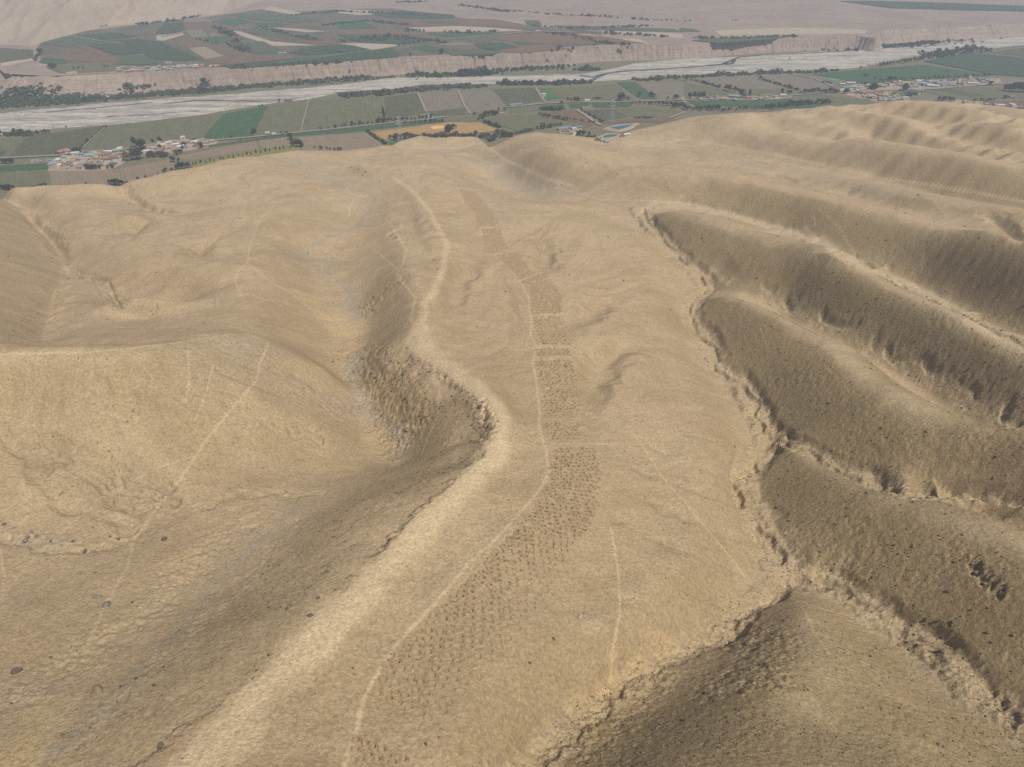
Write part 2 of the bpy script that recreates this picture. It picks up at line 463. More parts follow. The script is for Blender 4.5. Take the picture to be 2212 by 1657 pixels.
for L, dep, hw in INCISE:
    P = line_hit(L, 7)
    wob = rng.normal(0, 1, P.shape)
    for _ in range(2): wob[1:-1] = (wob[:-2] + wob[1:-1] + wob[2:]) / 3
    P = P + wob * (hw * 0.35 if hw < 6 else 0.4)
    D, A = dist_line(P, hw * 2.4)
    Dn = D * (1 + 0.5 * fbm(GX / (hw * 1.5), GY / (hw * 1.5), 3, 41))
    k = np.clip(1 - Dn / hw, 0, 1)
    if hw < 6.9:
        var = 0.65 + 0.6 * (0.5 + 0.5 * pnoise(A / 17.0, A * 0, 51))
        bed = np.clip(1 - Dn / (hw * 0.26), 0, 1)                 # the narrow cut inside the wide bed
        GZ -= dep * var * .55 * (0.55 * smooth(0, 0.6, k) + 0.45 * smooth(0, 0.8, bed) * (.45 + .55 * smooth(-.3, .3, pnoise(GX / 9, GY / 9, 43))))
        inc_mask = np.maximum(inc_mask, smooth(0.0, 0.5, np.clip(1 - Dn / (hw * 1.3), 0, 1)) * min(1, dep / 1.6))
        # the running cut that wanders inside the bed
        w_ = rng.normal(0, 1, len(P))
        for _ in range(3): w_[1:-1] = (w_[:-2] + w_[1:-1] + w_[2:]) / 3
        t_ = np.gradient(P, axis=0); t_ /= np.linalg.norm(t_, axis=1)[:, None] + 1e-9
        D2, _a2 = dist_line(P + np.stack([-t_[:, 1], t_[:, 0]], -1) * (w_ * hw * .55)[:, None], 4)
        cut = np.maximum(cut, smooth(2.0, .7, np.where(np.isfinite(D2), D2, 99) * (.55 if hw < 4 else 1) + .45 * pnoise(GX / 3, GY / 3, 45)) * min(1.2, dep / 1.6) * smooth(-.45, .1, pnoise(GX / 14, GY / 14, 46)))
    else:
        end = smooth(0, 0.35, A / max(A[np.isfinite(D)].max(), 1)) * smooth(1, 0.65, A / max(A[np.isfinite(D)].max(), 1))
        GZ -= dep * smooth(0, 1, k) * (0.25 + 0.75 * end)

GZ -= 1.5 * cut
# scarp edge: slumped steps and cracks below the western crest
SCARP = [(290,1700),(330,1640),(420,1570),(520,1490),(600,1415),(690,1335),(760,1260),(840,1180),(900,1110),(985,1040),(1045,985),(1066,935),(1062,900),(1035,860),(1000,835),(960,805),(920,780),(890,765)]
SP_xy = line_hit(SCARP, 8)
D_sc, A_sc = dist_line(SP_xy, 60)
# which side: sample the base slope west of the edge
west = np.zeros(GX.shape)
yy_s = np.linspace(SP_xy[:, 1].min(), SP_xy[:, 1].max(), 200)
order = np.argsort(SP_xy[:, 1])
x_edge = np.interp(GY, SP_xy[order, 1], SP_xy[order, 0])
west = ((GX < x_edge) & (GY > SP_xy[:, 1].min() - 3) & (GY < SP_xy[:, 1].max() + 2)).astype(float)
near_sc = np.where(np.isfinite(D_sc), D_sc, 1e3) + 1.6 * fbm(GX / 4, GY / 4, 3, 62)
scarp = west * smooth(48, 10, near_sc)
# break of slope: a short steep lip then the talus
lip = (1.2 + 1.6 * pnoise(A_sc / 14.0, A_sc * 0 + 3.3, 61)) * smooth(40, 90, A_sc) + .5 * smooth(60, 10, A_sc)
GZ -= west * np.clip(near_sc / 2.6, 0, 1) * np.clip(lip, 0.2, 3) * smooth(26, 3, near_sc)

zx, zy = grads(GZ)
slope = np.hypot(zx, zy)

# streaks along the fall line (line integral convolution of random grain)
def lic(noise, gx, gy, steps, stride):
    dW = (np.gradient(WR) / np.gradient(YR))[:, None]
    m = np.hypot(gx, gy) + 1e-6
    ux, uy = gx / m, gy / m
    di = uy / np.gradient(YR)[:, None]
    cell = (WR * 2 / (NC - 1))[:, None]
    dj = (ux - TC[None, :] * dW * uy) / cell
    sc = stride / np.sqrt(di ** 2 + dj ** 2 + 1e-9)
    di = (di * sc).astype(np.float32); dj = (dj * sc).astype(np.float32)
    I0, J0 = np.meshgrid(np.arange(NR, dtype=np.float32), np.arange(NC, dtype=np.float32), indexing='ij')
    acc = noise.copy(); n = 1
    for sgn in (1, -1):
        i = I0.copy(); j = J0.copy()
        for s in range(steps):
            ii = np.clip(i.astype(np.int32), 0, NR - 1); jj = np.clip(j.astype(np.int32), 0, NC - 1)
            i += sgn * di[ii, jj]; j += sgn * dj[ii, jj]
            ii = np.clip((i + .5).astype(np.int32), 0, NR - 1); jj = np.clip((j + .5).astype(np.int32), 0, NC - 1)
            acc += noise[ii, jj]; n += 1
    return acc / math.sqrt(n)

def blur(a, k):
    for _ in range(k):
        a[1:-1] = (a[:-2] + 2 * a[1:-1] + a[2:]) / 4
        a[:, 1:-1] = (a[:, :-2] + 2 * a[:, 1:-1] + a[:, 2:]) / 4
    return a
szx, szy = blur(zx.copy(), 10), blur(zy.copy(), 10)
w1 = rng.normal(0, 1, GX.shape).astype(np.float32)
st_f = lic(w1, szx, szy, 11, 1.3)
st_c = lic(blur(rng.normal(0, 1, GX.shape).astype(np.float32), 3) * 3.2, szx, szy, 16, 2.2)
rill = lic(blur(rng.normal(0, 1, GX.shape).astype(np.float32), 9) * 9, szx, szy, 34, 2.6)
rill /= rill.std()
st_f /= st_f.std(); st_c /= st_c.std()
rill = np.minimum(rill, .6)                               # narrow cuts, broad backs
streak = (0.40 * st_f + 0.32 * st_c + 0.6 * rill) * (1 - .6 * right)
steep = smooth(0.16, 0.5, slope)
pxm = DEPTH / FPX                                       # metres per photo grid pixel
GZ += hillw * (0.04 + 0.20 * smooth(.10, .35, slope)) * (1 - .78 * right) * (1 - .5 * far) * np.clip(pxm, 0.08, 0.7) * (0.20 * st_c + 0.12 * st_f + 0.75 * rill)
# lumpy ground: slumps and grain of rocky slopes
rock_n = fbm(GX / 1.9, GY / 1.9, 3, 71, 0.6)
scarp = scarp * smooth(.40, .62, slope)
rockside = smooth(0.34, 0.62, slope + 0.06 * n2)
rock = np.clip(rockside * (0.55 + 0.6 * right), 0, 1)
rock = np.maximum(rock, 0.12 * scarp)
GZ += hillw * (0.05 + 0.09 * rock + 0.04 * right + 0.20 * inc_mask) * rock_n * smooth(620, 250, GY)
pk = np.abs(fbm(GX / 5.5, GY / 5.5, 3, 75))
GZ -= hillw * right * rock * 0.30 * smooth(0.30, 0.05, pk) * smooth(0.1, 0.5, n1 + 0.2)
def near_line(L, w, Hf=None):
    D, _a = dist_line(line_hit(L, 7, Hf), w * 1.6)
    return smooth(w, w * .25, np.where(np.isfinite(D), D, 1e3) * (1 + .4 * fbm(GX / 11, GY / 11, 3, 77)))
outcrop = near_line([(775,770),(805,800),(830,840),(860,885),(880,945)], 17)
outcrop = np.maximum(outcrop, 0.8 * near_line([(800,660),(830,640),(860,610)], 15))
outcrop = np.maximum(outcrop, 0.9 * near_line([(1035,870),(1058,915),(1050,950)], 5))
outcrop = np.maximum(outcrop, 0.8 * near_line([(755,362),(775,368),(790,378)], 12))
outcrop = np.maximum(outcrop, 0.5 * near_line([(1590,1350),(1650,1400),(1640,1440),(1560,1480)], 12))
outcrop = np.maximum(outcrop, 0.6 * near_line([(1420,1470),(1330,1530),(1250,1600)], 8))
outcrop = np.maximum(outcrop, 0.3 * near_line([(2060,1200),(2110,1235),(2150,1270)], 5))
rubble = np.maximum(0.8 * near_line([(480,780),(560,800),(650,830),(700,860)], 26), 0.6 * near_line([(0,1160),(100,1175),(200,1190)], 6))
rubble = np.maximum(rubble, 0.7 * near_line([(562,1119),(470,1160),(388,1250),(300,1330),(206,1393),(60,1500)], 9))
rubble = np.maximum(rubble, 0.5 * near_line([(640,1130),(525,1270),(343,1425),(228,1540)], 4))
cr = 1 - np.abs(fbm(GX / 6.5, GY / 6.5, 4, 78, .6))
GZ += hillw * outcrop * (1.5 * (cr - .62) + .5 * rock_n) + hillw * rubble * (.8 * (cr - .62) + .22 * rock_n)
rock = np.clip(np.maximum(rock, .75 * outcrop), 0, 1)
SLUMP = [(2100,1205),(2110,1230),(2130,1250),(2145,1265),(2160,1285)]
Ps = line_hit(SLUMP, 6)
Ds, As = dist_line(Ps, 12)
GZ -= 1.5 * smooth(1.5, 0.3, np.where(np.isfinite(Ds), Ds, 99) + 0.8 * rock_n)

# ------------------------------------------------------------------ soil masks
H1 = Height(GZ)
path = np.zeros(GX.shape); gray = np.zeros(GX.shape); yellow = np.zeros(GX.shape)
def stroke(mask, L, w, strength=1.0, soft=0.6, wob=0.25, cut=0.0):
    P = line_hit(L, 6, H1)
    D, A = dist_line(P, w * 1.5 + 2)
    D = np.where(np.isfinite(D), D, 1e3) + wob * w * fbm(GX / (w * 1.4 + .5), GY / (w * 1.4 + .5), 2, 81)
    k = smooth(w * 0.5 * (1 + soft), w * 0.5 * (1 - soft), D) * strength
    np.maximum(mask, k, out=mask)
    return k
PATHS = [
  ([(742,1660),(770,1580),(785,1510),(806,1470),(850,1400),(900,1345),(960,1280),(1010,1220),(1075,1160),(1130,1100),(1165,1060),(1185,1020),(1180,975),(1165,925),(1165,890),(1158,820),(1150,780),(1160,750),(1145,720),(1148,690),(1140,640),(1120,600),(1095,570),(1060,550)], 1.3, .85),
  ([(907,710),(910,743),(930,773),(970,803),(1020,837),(1060,875),(1082,930),(1060,985),(980,1070),(860,1195),(700,1365),(520,1540),(400,1665)], 9.0, 1.6),
  ([(912,690),(890,715),(885,735),(905,762),(950,795),(1010,830),(1062,875),(1080,930)], 5.0, .95),
  ([(907,710),(918,680),(914,657),(930,640),(954,593),(967,527),(937,477),(930,457),(904,427),(880,403),(850,385)], 4.2, .8),
  ([(907,710),(885,690),(893,665),(897,643),(864,603),(857,590),(870,573),(877,540),(847,487),(834,473)], 2.2, .7),
  ([(1050,1000),(940,1095),(800,1240),(690,1360)], 2.2, .8),
  ([(1355,920),(1400,980),(1430,1030),(1480,1085),(1550,1170),(1610,1245)], 0.8, .7),
  ([(1320,1140),(1335,1230),(1340,1320),(1325,1400),(1318,1470)], 0.8, .7),
  ([(555,820),(500,885),(450,945),(420,990),(385,1040),(330,1110),(290,1165),(275,1225),(220,1320),(190,1390)], 1.2, .6),
  ([(420,985),(340,1010),(250,1060),(180,1110),(110,1170),(60,1220),(5,1290)], 0.8, .5),
  ([(-60,768),(0,765),(200,760),(350,745),(420,735),(500,722)], 1.8, .8),
  ([(0,1180),(8,1240),(5,1290)], 0.9, .6),
  ([(460,790),(445,850),(420,910)], 1.0, .5), ([(405,760),(410,820),(400,870)], 0.9, .5),
  ([(580,740),(560,790),(555,820)], 1.0, .6),
  ([(590,445),(560,477),(539,531),(535,567),(578,606),(625,631),(682,674)], 1.8, .6),
  ([(535,567),(515,585),(508,605),(520,640)], 2.0, .6),
  ([(684,403),(691,410),(738,412),(780,423),(764,431),(757,444),(754,470)], 2.2, .75),
  ([(953,819),(949,856),(948,882),(942,908),(925,944),(911,981)], 0.8, .75),
  ([(1768,450),(1815,493),(1845,547)], 1.4, .5), ([(1758,463),(1760,490)], 1.2, .5), ([(1995,545),(1990,590)], 1.2, .4),
  ([(1300,335),(1475,300),(1575,317),(1708,341),(1842,371),(1900,385),(1975,394),(2100,414),(2212,436)], 3.0, .85),
  ([(1820,365),(1850,371),(1880,380)], 8.0, .6),
  ([(1378,462),(1400,447),(1425,436),(1480,440),(1540,452)], 3.5, .7),
  ([(1200,405),(1300,431),(1420,434)], 3.0, .6), ([(1060,320),(1090,345),(1180,385),(1240,402)], 3.5, .6),
  ([(900,318),(1000,332),(1075,358)], 2.5, .5),
  ([(1070,550),(1115,541)], 1.6, .7), ([(1145,680),(1215,679)], 1.5, .6), ([(1155,747),(1230,748)], 1.6, .6),
  ([(1155,772),(1232,771)], 1.6, .6), ([(1170,906),(1255,905)], 1.6, .6), ([(1190,960),(1300,958),(1330,962)], 1.8, .6),
  ([(700,565),(690,600)], 1, .4), ([(815,545),(860,582),(890,583)], 1.6, .6), ([(790,625),(815,585),(840,560)], 1.5, .5),
  ([(1090,745),(1120,760),(1155,748)], 1.2, .5), ([(1600,1320),(1700,1290),(1760,1310),(1880,1345)], 0.7, .5),
  ([(1740,1320),(1760,1370),(1790,1410)], 0.9, .45), ([(1940,1380),(1965,1430)], 0.9, .4),
  ([(880,1040),(700,1190),(560,1330)], 1.0, .25), ([(1640,700),(1660,760)], 1.0, .3),
]
for L, w, s in PATHS: stroke(path, L, w if w > 3.2 else max(.7, w * .68), s * (.78 if w < 7 else .62))
GRAYS = [
  ([(770,690),(765,650),(735,605),(690,575),(650,555),(655,545),(690,520),(755,498),(775,480),(800,455),(812,430),(800,418),(740,403),(690,385),(640,362)], 4.5, .75),
  ([(660,548),(630,552)], 6, .7), ([(690,560),(720,575)], 7, .6), ([(755,497),(775,493)], 8, .8),
  ([(800,905),(770,840),(752,815),(775,770)], 9, .75), ([(838,911),(855,929),(880,960),(880,990)], 4, .75),
  ([(640,1092),(560,1170),(457,1275),(365,1380),(274,1485),(137,1608)], 4.0, .55),
  ([(1655,502),(1728,503),(1775,523),(1825,553),(1875,583),(1958,617),(2025,637),(2068,667),(2085,703),(2080,730)], 3.6, .75),
  ([(1560,462),(1650,490)], 3, .5), ([(1755,510),(1760,540)], 4, .5),
  ([(960,330),(1060,350),(1150,395),(1250,420)], 34, .5), ([(1500,330),(1700,365),(1900,400),(2100,435)], 26, .4),
  ([(620,345),(700,375),(790,400)], 34, .45), ([(500,750),(560,745),(600,760)], 10, .6),
  ([(1475,455),(1700,505),(1850,570),(2060,690)], 14, .3),
  ([(520,760),(560,790)], 8, .5), ([(30,1160),(130,1180)], 5, .6), ([(720,640),(760,690)], 6, .4),
]
for L, w, s in GRAYS: stroke(gray, L, w, s, 0.8, 0.5)
gray = np.maximum(gray, 0.30 * np.maximum(inc_mask, floor_mask)); path = np.maximum(path, .12 * floor_mask * smooth(-.3, .4, rock_n + n2)); yellow = np.maximum(yellow, 0.30 * inc_mask * smooth(-.35, .2, rock_n))
for L, w, s in [([(1655,502),(1728,503),(1775,523),(1825,553),(1875,583),(1958,617),(2025,637),(2068,667),(2120,710),(2212,770)], 9, .42), ([(1385,452),(1475,446),(1582,466),(1655,490)], 8, .4)]: stroke(path, L, w, s)
YELS = [
  ([(562,1119),(470,1150),(420,1200),(388,1250)], 7, .3), ([(330,1300),(260,1360),(206,1393),(114,1448)], 7, .3),
  ([(100,1560),(40,1620)], 8, .5), ([(790,830),(840,870),(860,900)], 9, .25), ([(1250,1540),(1330,1470),(1440,1400)], 5, .5),
  ([(660,640),(700,680),(740,720)], 10, .45), ([(780,520),(740,560)], 9, .4), ([(1530,620),(1500,655),(1490,700)], 9, .5),
  ([(640,730),(720,760),(700,810),(650,800)], 12, .25), ([(690,1010),(760,1010)], 6, .4), ([(1640,890),(1660,950),(1600,1030),(1620,1110)], 6, .4),
]
for L, w, s in YELS: stroke(yellow, L, w, s, 0.9, 0.6)
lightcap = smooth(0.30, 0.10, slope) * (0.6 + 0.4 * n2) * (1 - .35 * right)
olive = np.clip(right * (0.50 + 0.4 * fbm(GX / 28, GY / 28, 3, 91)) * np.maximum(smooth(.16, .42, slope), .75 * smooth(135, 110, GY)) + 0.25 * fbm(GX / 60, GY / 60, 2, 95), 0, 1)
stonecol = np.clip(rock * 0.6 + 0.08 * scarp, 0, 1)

# ------------------------------------------------------------------ pits of the band: where they lie
BLOCKS = [
  ([(993,408),(1004,437),(1024,457),(1034,487)], [(1024,411),(1044,437),(1062,460),(1077,487)]),
  ([(1040,493),(1044,517),(1047,547)], [(1077,493),(1087,520),(1098,536)]),
  ([(1067,552),(1100,577),(1120,603)], [(1110,543),(1130,563),(1152,589)]),
  ([(1124,607),(1142,613),(1144,643),(1145,677)], [(1176,588),(1194,611),(1210,643),(1211,675)]),
  ([(1149,683),(1154,710),(1167,743)], [(1210,683),(1217,713),(1227,743)]),
  ([(1154,753),(1154,767)], [(1229,753),(1230,767)]),
  ([(1155,778),(1160,803),(1169,833),(1174,900)], [(1230,777),(1240,803),(1247,843),(1250,899)]),
  ([(1172,912),(1190,953)], [(1252,912),(1256,953)]),
  ([(1194,967),(1187,1014),(1187,1042),(1162,1083),(1125,1128),(1093,1170),(1052,1201),(1020,1243),(975,1284),(933,1329),(874,1393),(837,1430),(822,1471),(806,1505)],
   [(1283,966),(1292,1008),(1292,1051),(1283,1106),(1264,1147),(1228,1186),(1200,1241),(1180,1285),(1150,1322),(1110,1372),(1076,1405),(1030,1470),(980,1530),(925,1580)]),
]
pits = []                                              # x, y, radius, depth factor
for bi, (L, Rr) in enumerate(BLOCKS):
    n = 60 if len(L) > 4 else 24
    tl = np.linspace(0, 1, n * 2)
    def par(C):
        C = np.asarray(C, float)
        s = np.concatenate([[0], np.cumsum(np.arange(1, len(C)) * 0 + 1)]) / (len(C) - 1)
        return np.stack([np.interp(tl, s, C[:, 0]), np.interp(tl, s, C[:, 1])], -1)
    l, r = par(L), par(Rr)
    lw = H1.hit(l[:, 0], l[:, 1])[:, :2]; rw = H1.hit(r[:, 0], r[:, 1])[:, :2]
    mid = (lw + rw) / 2
    seg = np.hypot(*np.diff(mid, axis=0).T); seg = np.where(seg > 25, 2, seg)
    acc = np.concatenate([[0], np.cumsum(seg)])
    row = 0; s = 0.9
    while s < acc[-1] - 0.4:
        k = np.interp(s, acc, np.arange(len(acc))); i = min(int(k), len(acc) - 2); f = k - i
        a = lw[i] * (1 - f) + lw[i + 1] * f; b = rw[i] * (1 - f) + rw[i + 1] * f
        fr = s / acc[-1]
        sp = 2.05 + (0.25 * smooth(0.45, 0.9, fr) if bi == 8 else 0)
        w = np.hypot(*(b - a)); m = max(3, int(round(w / sp)))
        for c in range(m):
            u = (c + 0.5 + (0.22 if row % 2 else -0.22)) / m
            p = a + (b - a) * u + rng.normal(0, 0.19, 2)
            faint = 1.0
            if bi == 8:
                faint = 1.0 - 0.6 * smooth(0.30, 0.62, fr) * smooth(0.25, 0.6, u + 0.15 * rng.normal())
            if rng.random() < 0.05: continue
            pits.append((p[0], p[1], sp * np.clip(0.375 + 0.05 * rng.normal(), .27, .48), faint * (0.55 + 0.5 * rng.random())))
        row += 1; s += sp * 0.98
for px_, py_ in [(770,1597),(790,1606),(806,1612),(768,1618),(797,1630),(815,1640),(838,1634),(850,1646),(826,1618),(780,1640),(872,1640)]:
    q = H1.hit(px_, py_)[0]
    pits.append((q[0], q[1], 0.72, 0.9))
pits = np.array(pits)
print("pits", len(pits), round(time.time() - T0, 1))
pit_z = H1(pits[:, 0], pits[:, 1])
band_soil = np.zeros(GX.shape)
PITBASE = GZ.copy()
carve_k = smooth(420, 240, pits[:, 1])
for (x, y, r, dpt), ck in zip(pits, carve_k):
    rr = r * 2.1
    i0, i1 = np.searchsorted(YR, [y - rr, y + rr])
    i0 = max(i0 - 1, 0); i1 = min(i1 + 1, NR)
    w = WR[i0:i1]
    j0 = int(((x - rr) / (w.max() if x - rr > 0 else w.min()) + 1) * .5 * (NC - 1)) - 1
    j1 = int(((x + rr) / (w.min() if x + rr > 0 else w.max()) + 1) * .5 * (NC - 1)) + 2
    d = np.hypot(GX[i0:i1, j0:j1] - x, GY[i0:i1, j0:j1] - y) / r
    g_ = GZ[i0:i1, j0:j1]
    np.minimum(g_, PITBASE[i0:i1, j0:j1] - dpt * (0.70 + .25 * ck) * smooth(1.25 + .75 * (1 - ck), 0.85 + .6 * (1 - ck), d), out=g_)
    sub = band_soil[i0:i1, j0:j1]
    np.maximum(sub, smooth(1.5, 0.9, d) * dpt, out=sub)
H2 = Height(GZ)

# ------------------------------------------------------------------ materials
def new_mat(name):
    m = bpy.data.materials.new(name); m.use_nodes = True
    nt = m.node_tree
    b = nt.nodes["Principled BSDF"]
    b.inputs['Roughness'].default_value = 0.95
    b.inputs['Specular IOR Level'].default_value = 0.12
    return m, nt, b

def N(nt, typ, **kw):
    n = nt.nodes.new(typ)
    for k, v in kw.items():
        if k in ('operation', 'blend_type', 'data_type', 'attribute_name', 'feature', 'noise_dimensions', 'noise_type', 'interpolation_type', 'musgrave_type'):
            setattr(n, k, v)
        else:
            n.inputs[k].default_value = v
    return n

def tex_noise(nt, coord, scale, detail=4, rough=0.6):
    n = N(nt, "ShaderNodeTexNoise", Scale=scale, Detail=detail, Roughness=rough)
    nt.links.new(coord, n.inputs['Vector'])
    return n.outputs['Fac']

def mixc(nt, fac, a, b, blend='MIX'):
    n = nt.nodes.new("ShaderNodeMix"); n.data_type = 'RGBA'; n.blend_type = blend
    for sock, v in ((n.inputs[0], fac), (n.inputs[6], a), (n.inputs[7], b)):
        if hasattr(v, 'node'): nt.links.new(v, sock)
        elif isinstance(v, (int, float)): sock.default_value = v
        else: sock.default_value = (*v, 1)
    return n.outputs[2]

def ramp(nt, val, lo, hi, a=0.0, b=1.0):
    n = nt.nodes.new("ShaderNodeMapRange")
    nt.links.new(val, n.inputs[0])
    n.inputs[1].default_value = lo; n.inputs[2].default_value = hi
    n.inputs[3].default_value = a; n.inputs[4].default_value = b
    return n.outputs[0]

def scale_col(nt, col, val):
    n = nt.nodes.new("ShaderNodeVectorMath"); n.operation = 'SCALE'
    nt.links.new(col, n.inputs[0]); nt.links.new(val, n.inputs[3])
    return n.outputs[0]

def attr(nt, name):
    n = nt.nodes.new("ShaderNodeAttribute"); n.attribute_name = name
    s = nt.nodes.new("ShaderNodeSeparateColor"); nt.links.new(n.outputs['Color'], s.inputs[0])
    return s.outputs[0], s.outputs[1], s.outputs[2]

def bump(nt, b, height, strength, dist):
    n = nt.nodes.new("ShaderNodeBump"); n.inputs['Strength'].default_value = strength; n.inputs['Distance'].default_value = dist
    nt.links.new(height, n.inputs['Height']); nt.links.new(n.outputs[0], b.inputs['Normal'])

def objcoord(nt):
    return nt.nodes.new("ShaderNodeTexCoord").outputs['Object']

def desert_material():
    m, nt, b = new_mat("desert_soil")
    co = objcoord(nt)
    pa, ro, gr = attr(nt, "mask_a"); ye, ol, st = attr(nt, "mask_b"); ba, li, _x = attr(nt, "mask_c")
    big = tex_noise(nt, co, 0.035, 5, 0.6)
    col = mixc(nt, ramp(nt, big, .36, .64), (0.372, 0.272, 0.158), (0.420, 0.315, 0.190))
    med = tex_noise(nt, co, 0.22, 6, 0.65)
    col = mixc(nt, ramp(nt, med, .45, .72, 0, .55), col, (0.310, 0.227, 0.128))
    col = mixc(nt, ol, col, (0.275, 0.212, 0.112))
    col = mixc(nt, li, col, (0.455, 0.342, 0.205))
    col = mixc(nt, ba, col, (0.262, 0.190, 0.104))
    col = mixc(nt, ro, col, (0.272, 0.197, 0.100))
    col = mixc(nt, gr, col, (0.330, 0.272, 0.192))
    col = mixc(nt, ye, col, (0.470, 0.345, 0.172))
    col = mixc(nt, pa, col, (0.540, 0.412, 0.252))
    fine = tex_noise(nt, co, 1.1, 8, 0.7)
    v = ramp(nt, fine, .32, .68, .70, 1.26)
    col = scale_col(nt, col, v)
    g = tex_noise(nt, co, 4.0, 3, 0.7)
    col = scale_col(nt, col, ramp(nt, g, .32, .68, .80, 1.19))
    col = scale_col(nt, col, ramp(nt, st, 0, 1, .86, 1.14))
    # dark pebbles
    vo = N(nt, "ShaderNodeTexVoronoi", Scale=0.9); nt.links.new(co, vo.inputs['Vector'])
    peb = ramp(nt, vo.outputs['Distance'], .10, .20, 1, 0)
    mul = nt.nodes.new("ShaderNodeMath"); mul.operation = 'MULTIPLY'
    nt.links.new(peb, mul.inputs[0]); nt.links.new(ramp(nt, ro, 0, 1, .06, .8), mul.inputs[1])
    col = mixc(nt, mul.outputs[0], col, (0.14, 0.105, 0.07))
    nt.links.new(col, b.inputs['Base Color'])
    add = nt.nodes.new("ShaderNodeMath"); add.operation = 'ADD'
    nt.links.new(fine, add.inputs[0]); nt.links.new(med, add.inputs[1])
    bump(nt, b, add.outputs[0], 0.75, 0.6)
    return m

def mesh_grid(name, X, Y, Z, mat, masks=None, parent=None):
    nr, nc = X.shape
    me = bpy.data.meshes.new(name)
    me.vertices.add(nr * nc)
    me.vertices.foreach_set("co", np.stack([X, Y, Z], -1).astype(np.float32).ravel())
    a = (np.arange(nr - 1)[:, None] * nc + np.arange(nc - 1)[None, :]).ravel()
    f = np.stack([a, a + 1, a + nc + 1, a + nc], -1).astype(np.int32)
    me.loops.add(f.size); me.loops.foreach_set("vertex_index", f.ravel())
    me.polygons.add(len(f)); me.polygons.foreach_set("loop_start", np.arange(0, f.size, 4, dtype=np.int32))
    me.polygons.foreach_set("use_smooth", np.ones(len(f), bool))
    for k, (r, g, b) in (masks or {}).items():
        at = me.color_attributes.new(k, 'FLOAT_COLOR', 'POINT')
        at.data.foreach_set("color", np.stack([r, g, b, np.ones_like(r)], -1).astype(np.float32).ravel())
    me.update()
    me.materials.append(mat)
    o = bpy.data.objects.new(name, me); COL.objects.link(o)
    if parent: o.parent = parent
    return o

def tag(o, label=None, cat=None, group=None, kind=None):
    if label: o['label'] = label
    if cat: o['category'] = cat
    if group: o['group'] = group
    if kind: o['kind'] = kind
    return o

M_desert = desert_material()
z01 = np.zeros(GX.shape)
GZ = np.maximum(GZ, -8.0)
hills = mesh_grid("desert_hills", GX, GY, GZ, M_desert, {
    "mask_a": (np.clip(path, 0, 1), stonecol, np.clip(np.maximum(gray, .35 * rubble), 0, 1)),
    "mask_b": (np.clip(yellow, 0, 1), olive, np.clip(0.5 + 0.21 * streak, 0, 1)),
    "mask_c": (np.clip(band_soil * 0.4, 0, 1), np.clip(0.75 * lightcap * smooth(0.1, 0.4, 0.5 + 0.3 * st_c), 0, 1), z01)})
tag(hills, "dry sandy desert hills with ridges and gullies", kind='structure')
print("hills", round(time.time() - T0, 1))

# ------------------------------------------------------------------ valley: floor, river, far terrace, cliff
ZT = 26.0                                              # level of the far terrace
def ground_material(name, c1, c2, c3, sc=0.02):
    m, nt, b = new_mat(name)
    co = objcoord(nt)
    col = mixc(nt, ramp(nt, tex_noise(nt, co, sc, 6, .65), .38, .62), c1, c2)
    col = mixc(nt, ramp(nt, tex_noise(nt, co, sc * 7, 5, .7), .50, .68, 0, .8), col, c3)
    nt.links.new(col, b.inputs['Base Color'])
    return m

def sheet(name, P, mat, kind='structure', z=None):
    """one flat polygon from world points"""
    bm = bmesh.new()
    vs = [bm.verts.new((p[0], p[1], p[2] if z is None else z)) for p in P]
    es = [bm.edges.new((vs[i], vs[(i + 1) % len(vs)])) for i in range(len(vs))]
    bmesh.ops.triangle_fill(bm, use_beauty=True, edges=es, normal=(0, 0, 1))
    for f in bm.faces:
        if f.normal.z < 0: f.normal_flip()
    me = bpy.data.meshes.new(name); bm.to_mesh(me); bm.free()
    me.materials.append(mat)
    o = bpy.data.objects.new(name, me); COL.objects.link(o)
    if kind: o['kind'] = kind
    return o

M_floor = ground_material("valley_soil", (.155, .135, .082), (.120, .125, .066), (.20, .165, .11))
X, Y = np.meshgrid(np.linspace(-5000, 5000, 3), np.linspace(-600, 6500, 3))
tag(mesh_grid("valley_floor", X, Y, X * 0 - 0.02, M_floor), kind='structure')

def banks(A, B, n, m, z, jit=0.0, seed=0):
    a = densify(A, 10); b = densify(B, 10)
    ta = np.linspace(0, 1, n)
    pa = np.stack([np.interp(ta, np.linspace(0, 1, len(a)), a[:, k]) for k in (0, 1)], -1)
    # sample B at the same photo x
    bx = np.interp(pa[:, 0], b[:, 0], b[:, 0]); by = np.interp(pa[:, 0], b[:, 0], b[:, 1])
    wa = at_z(pa[:, 0], pa[:, 1], 0)[:, :2]; wb = at_z(bx, by, 0)[:, :2]
    if jit:
        wa[:, 1] += jit * fbm(wa[:, 0] / 60, wa[:, 0] * 0 + seed, 4, 5)
        wb[:, 1] += jit * fbm(wb[:, 0] / 50, wb[:, 0] * 0 + seed + 9, 4, 6)
    t = np.linspace(0, 1, m)[:, None]
    return wa[None] * (1 - t[..., None]) + wb[None] * t[..., None], z

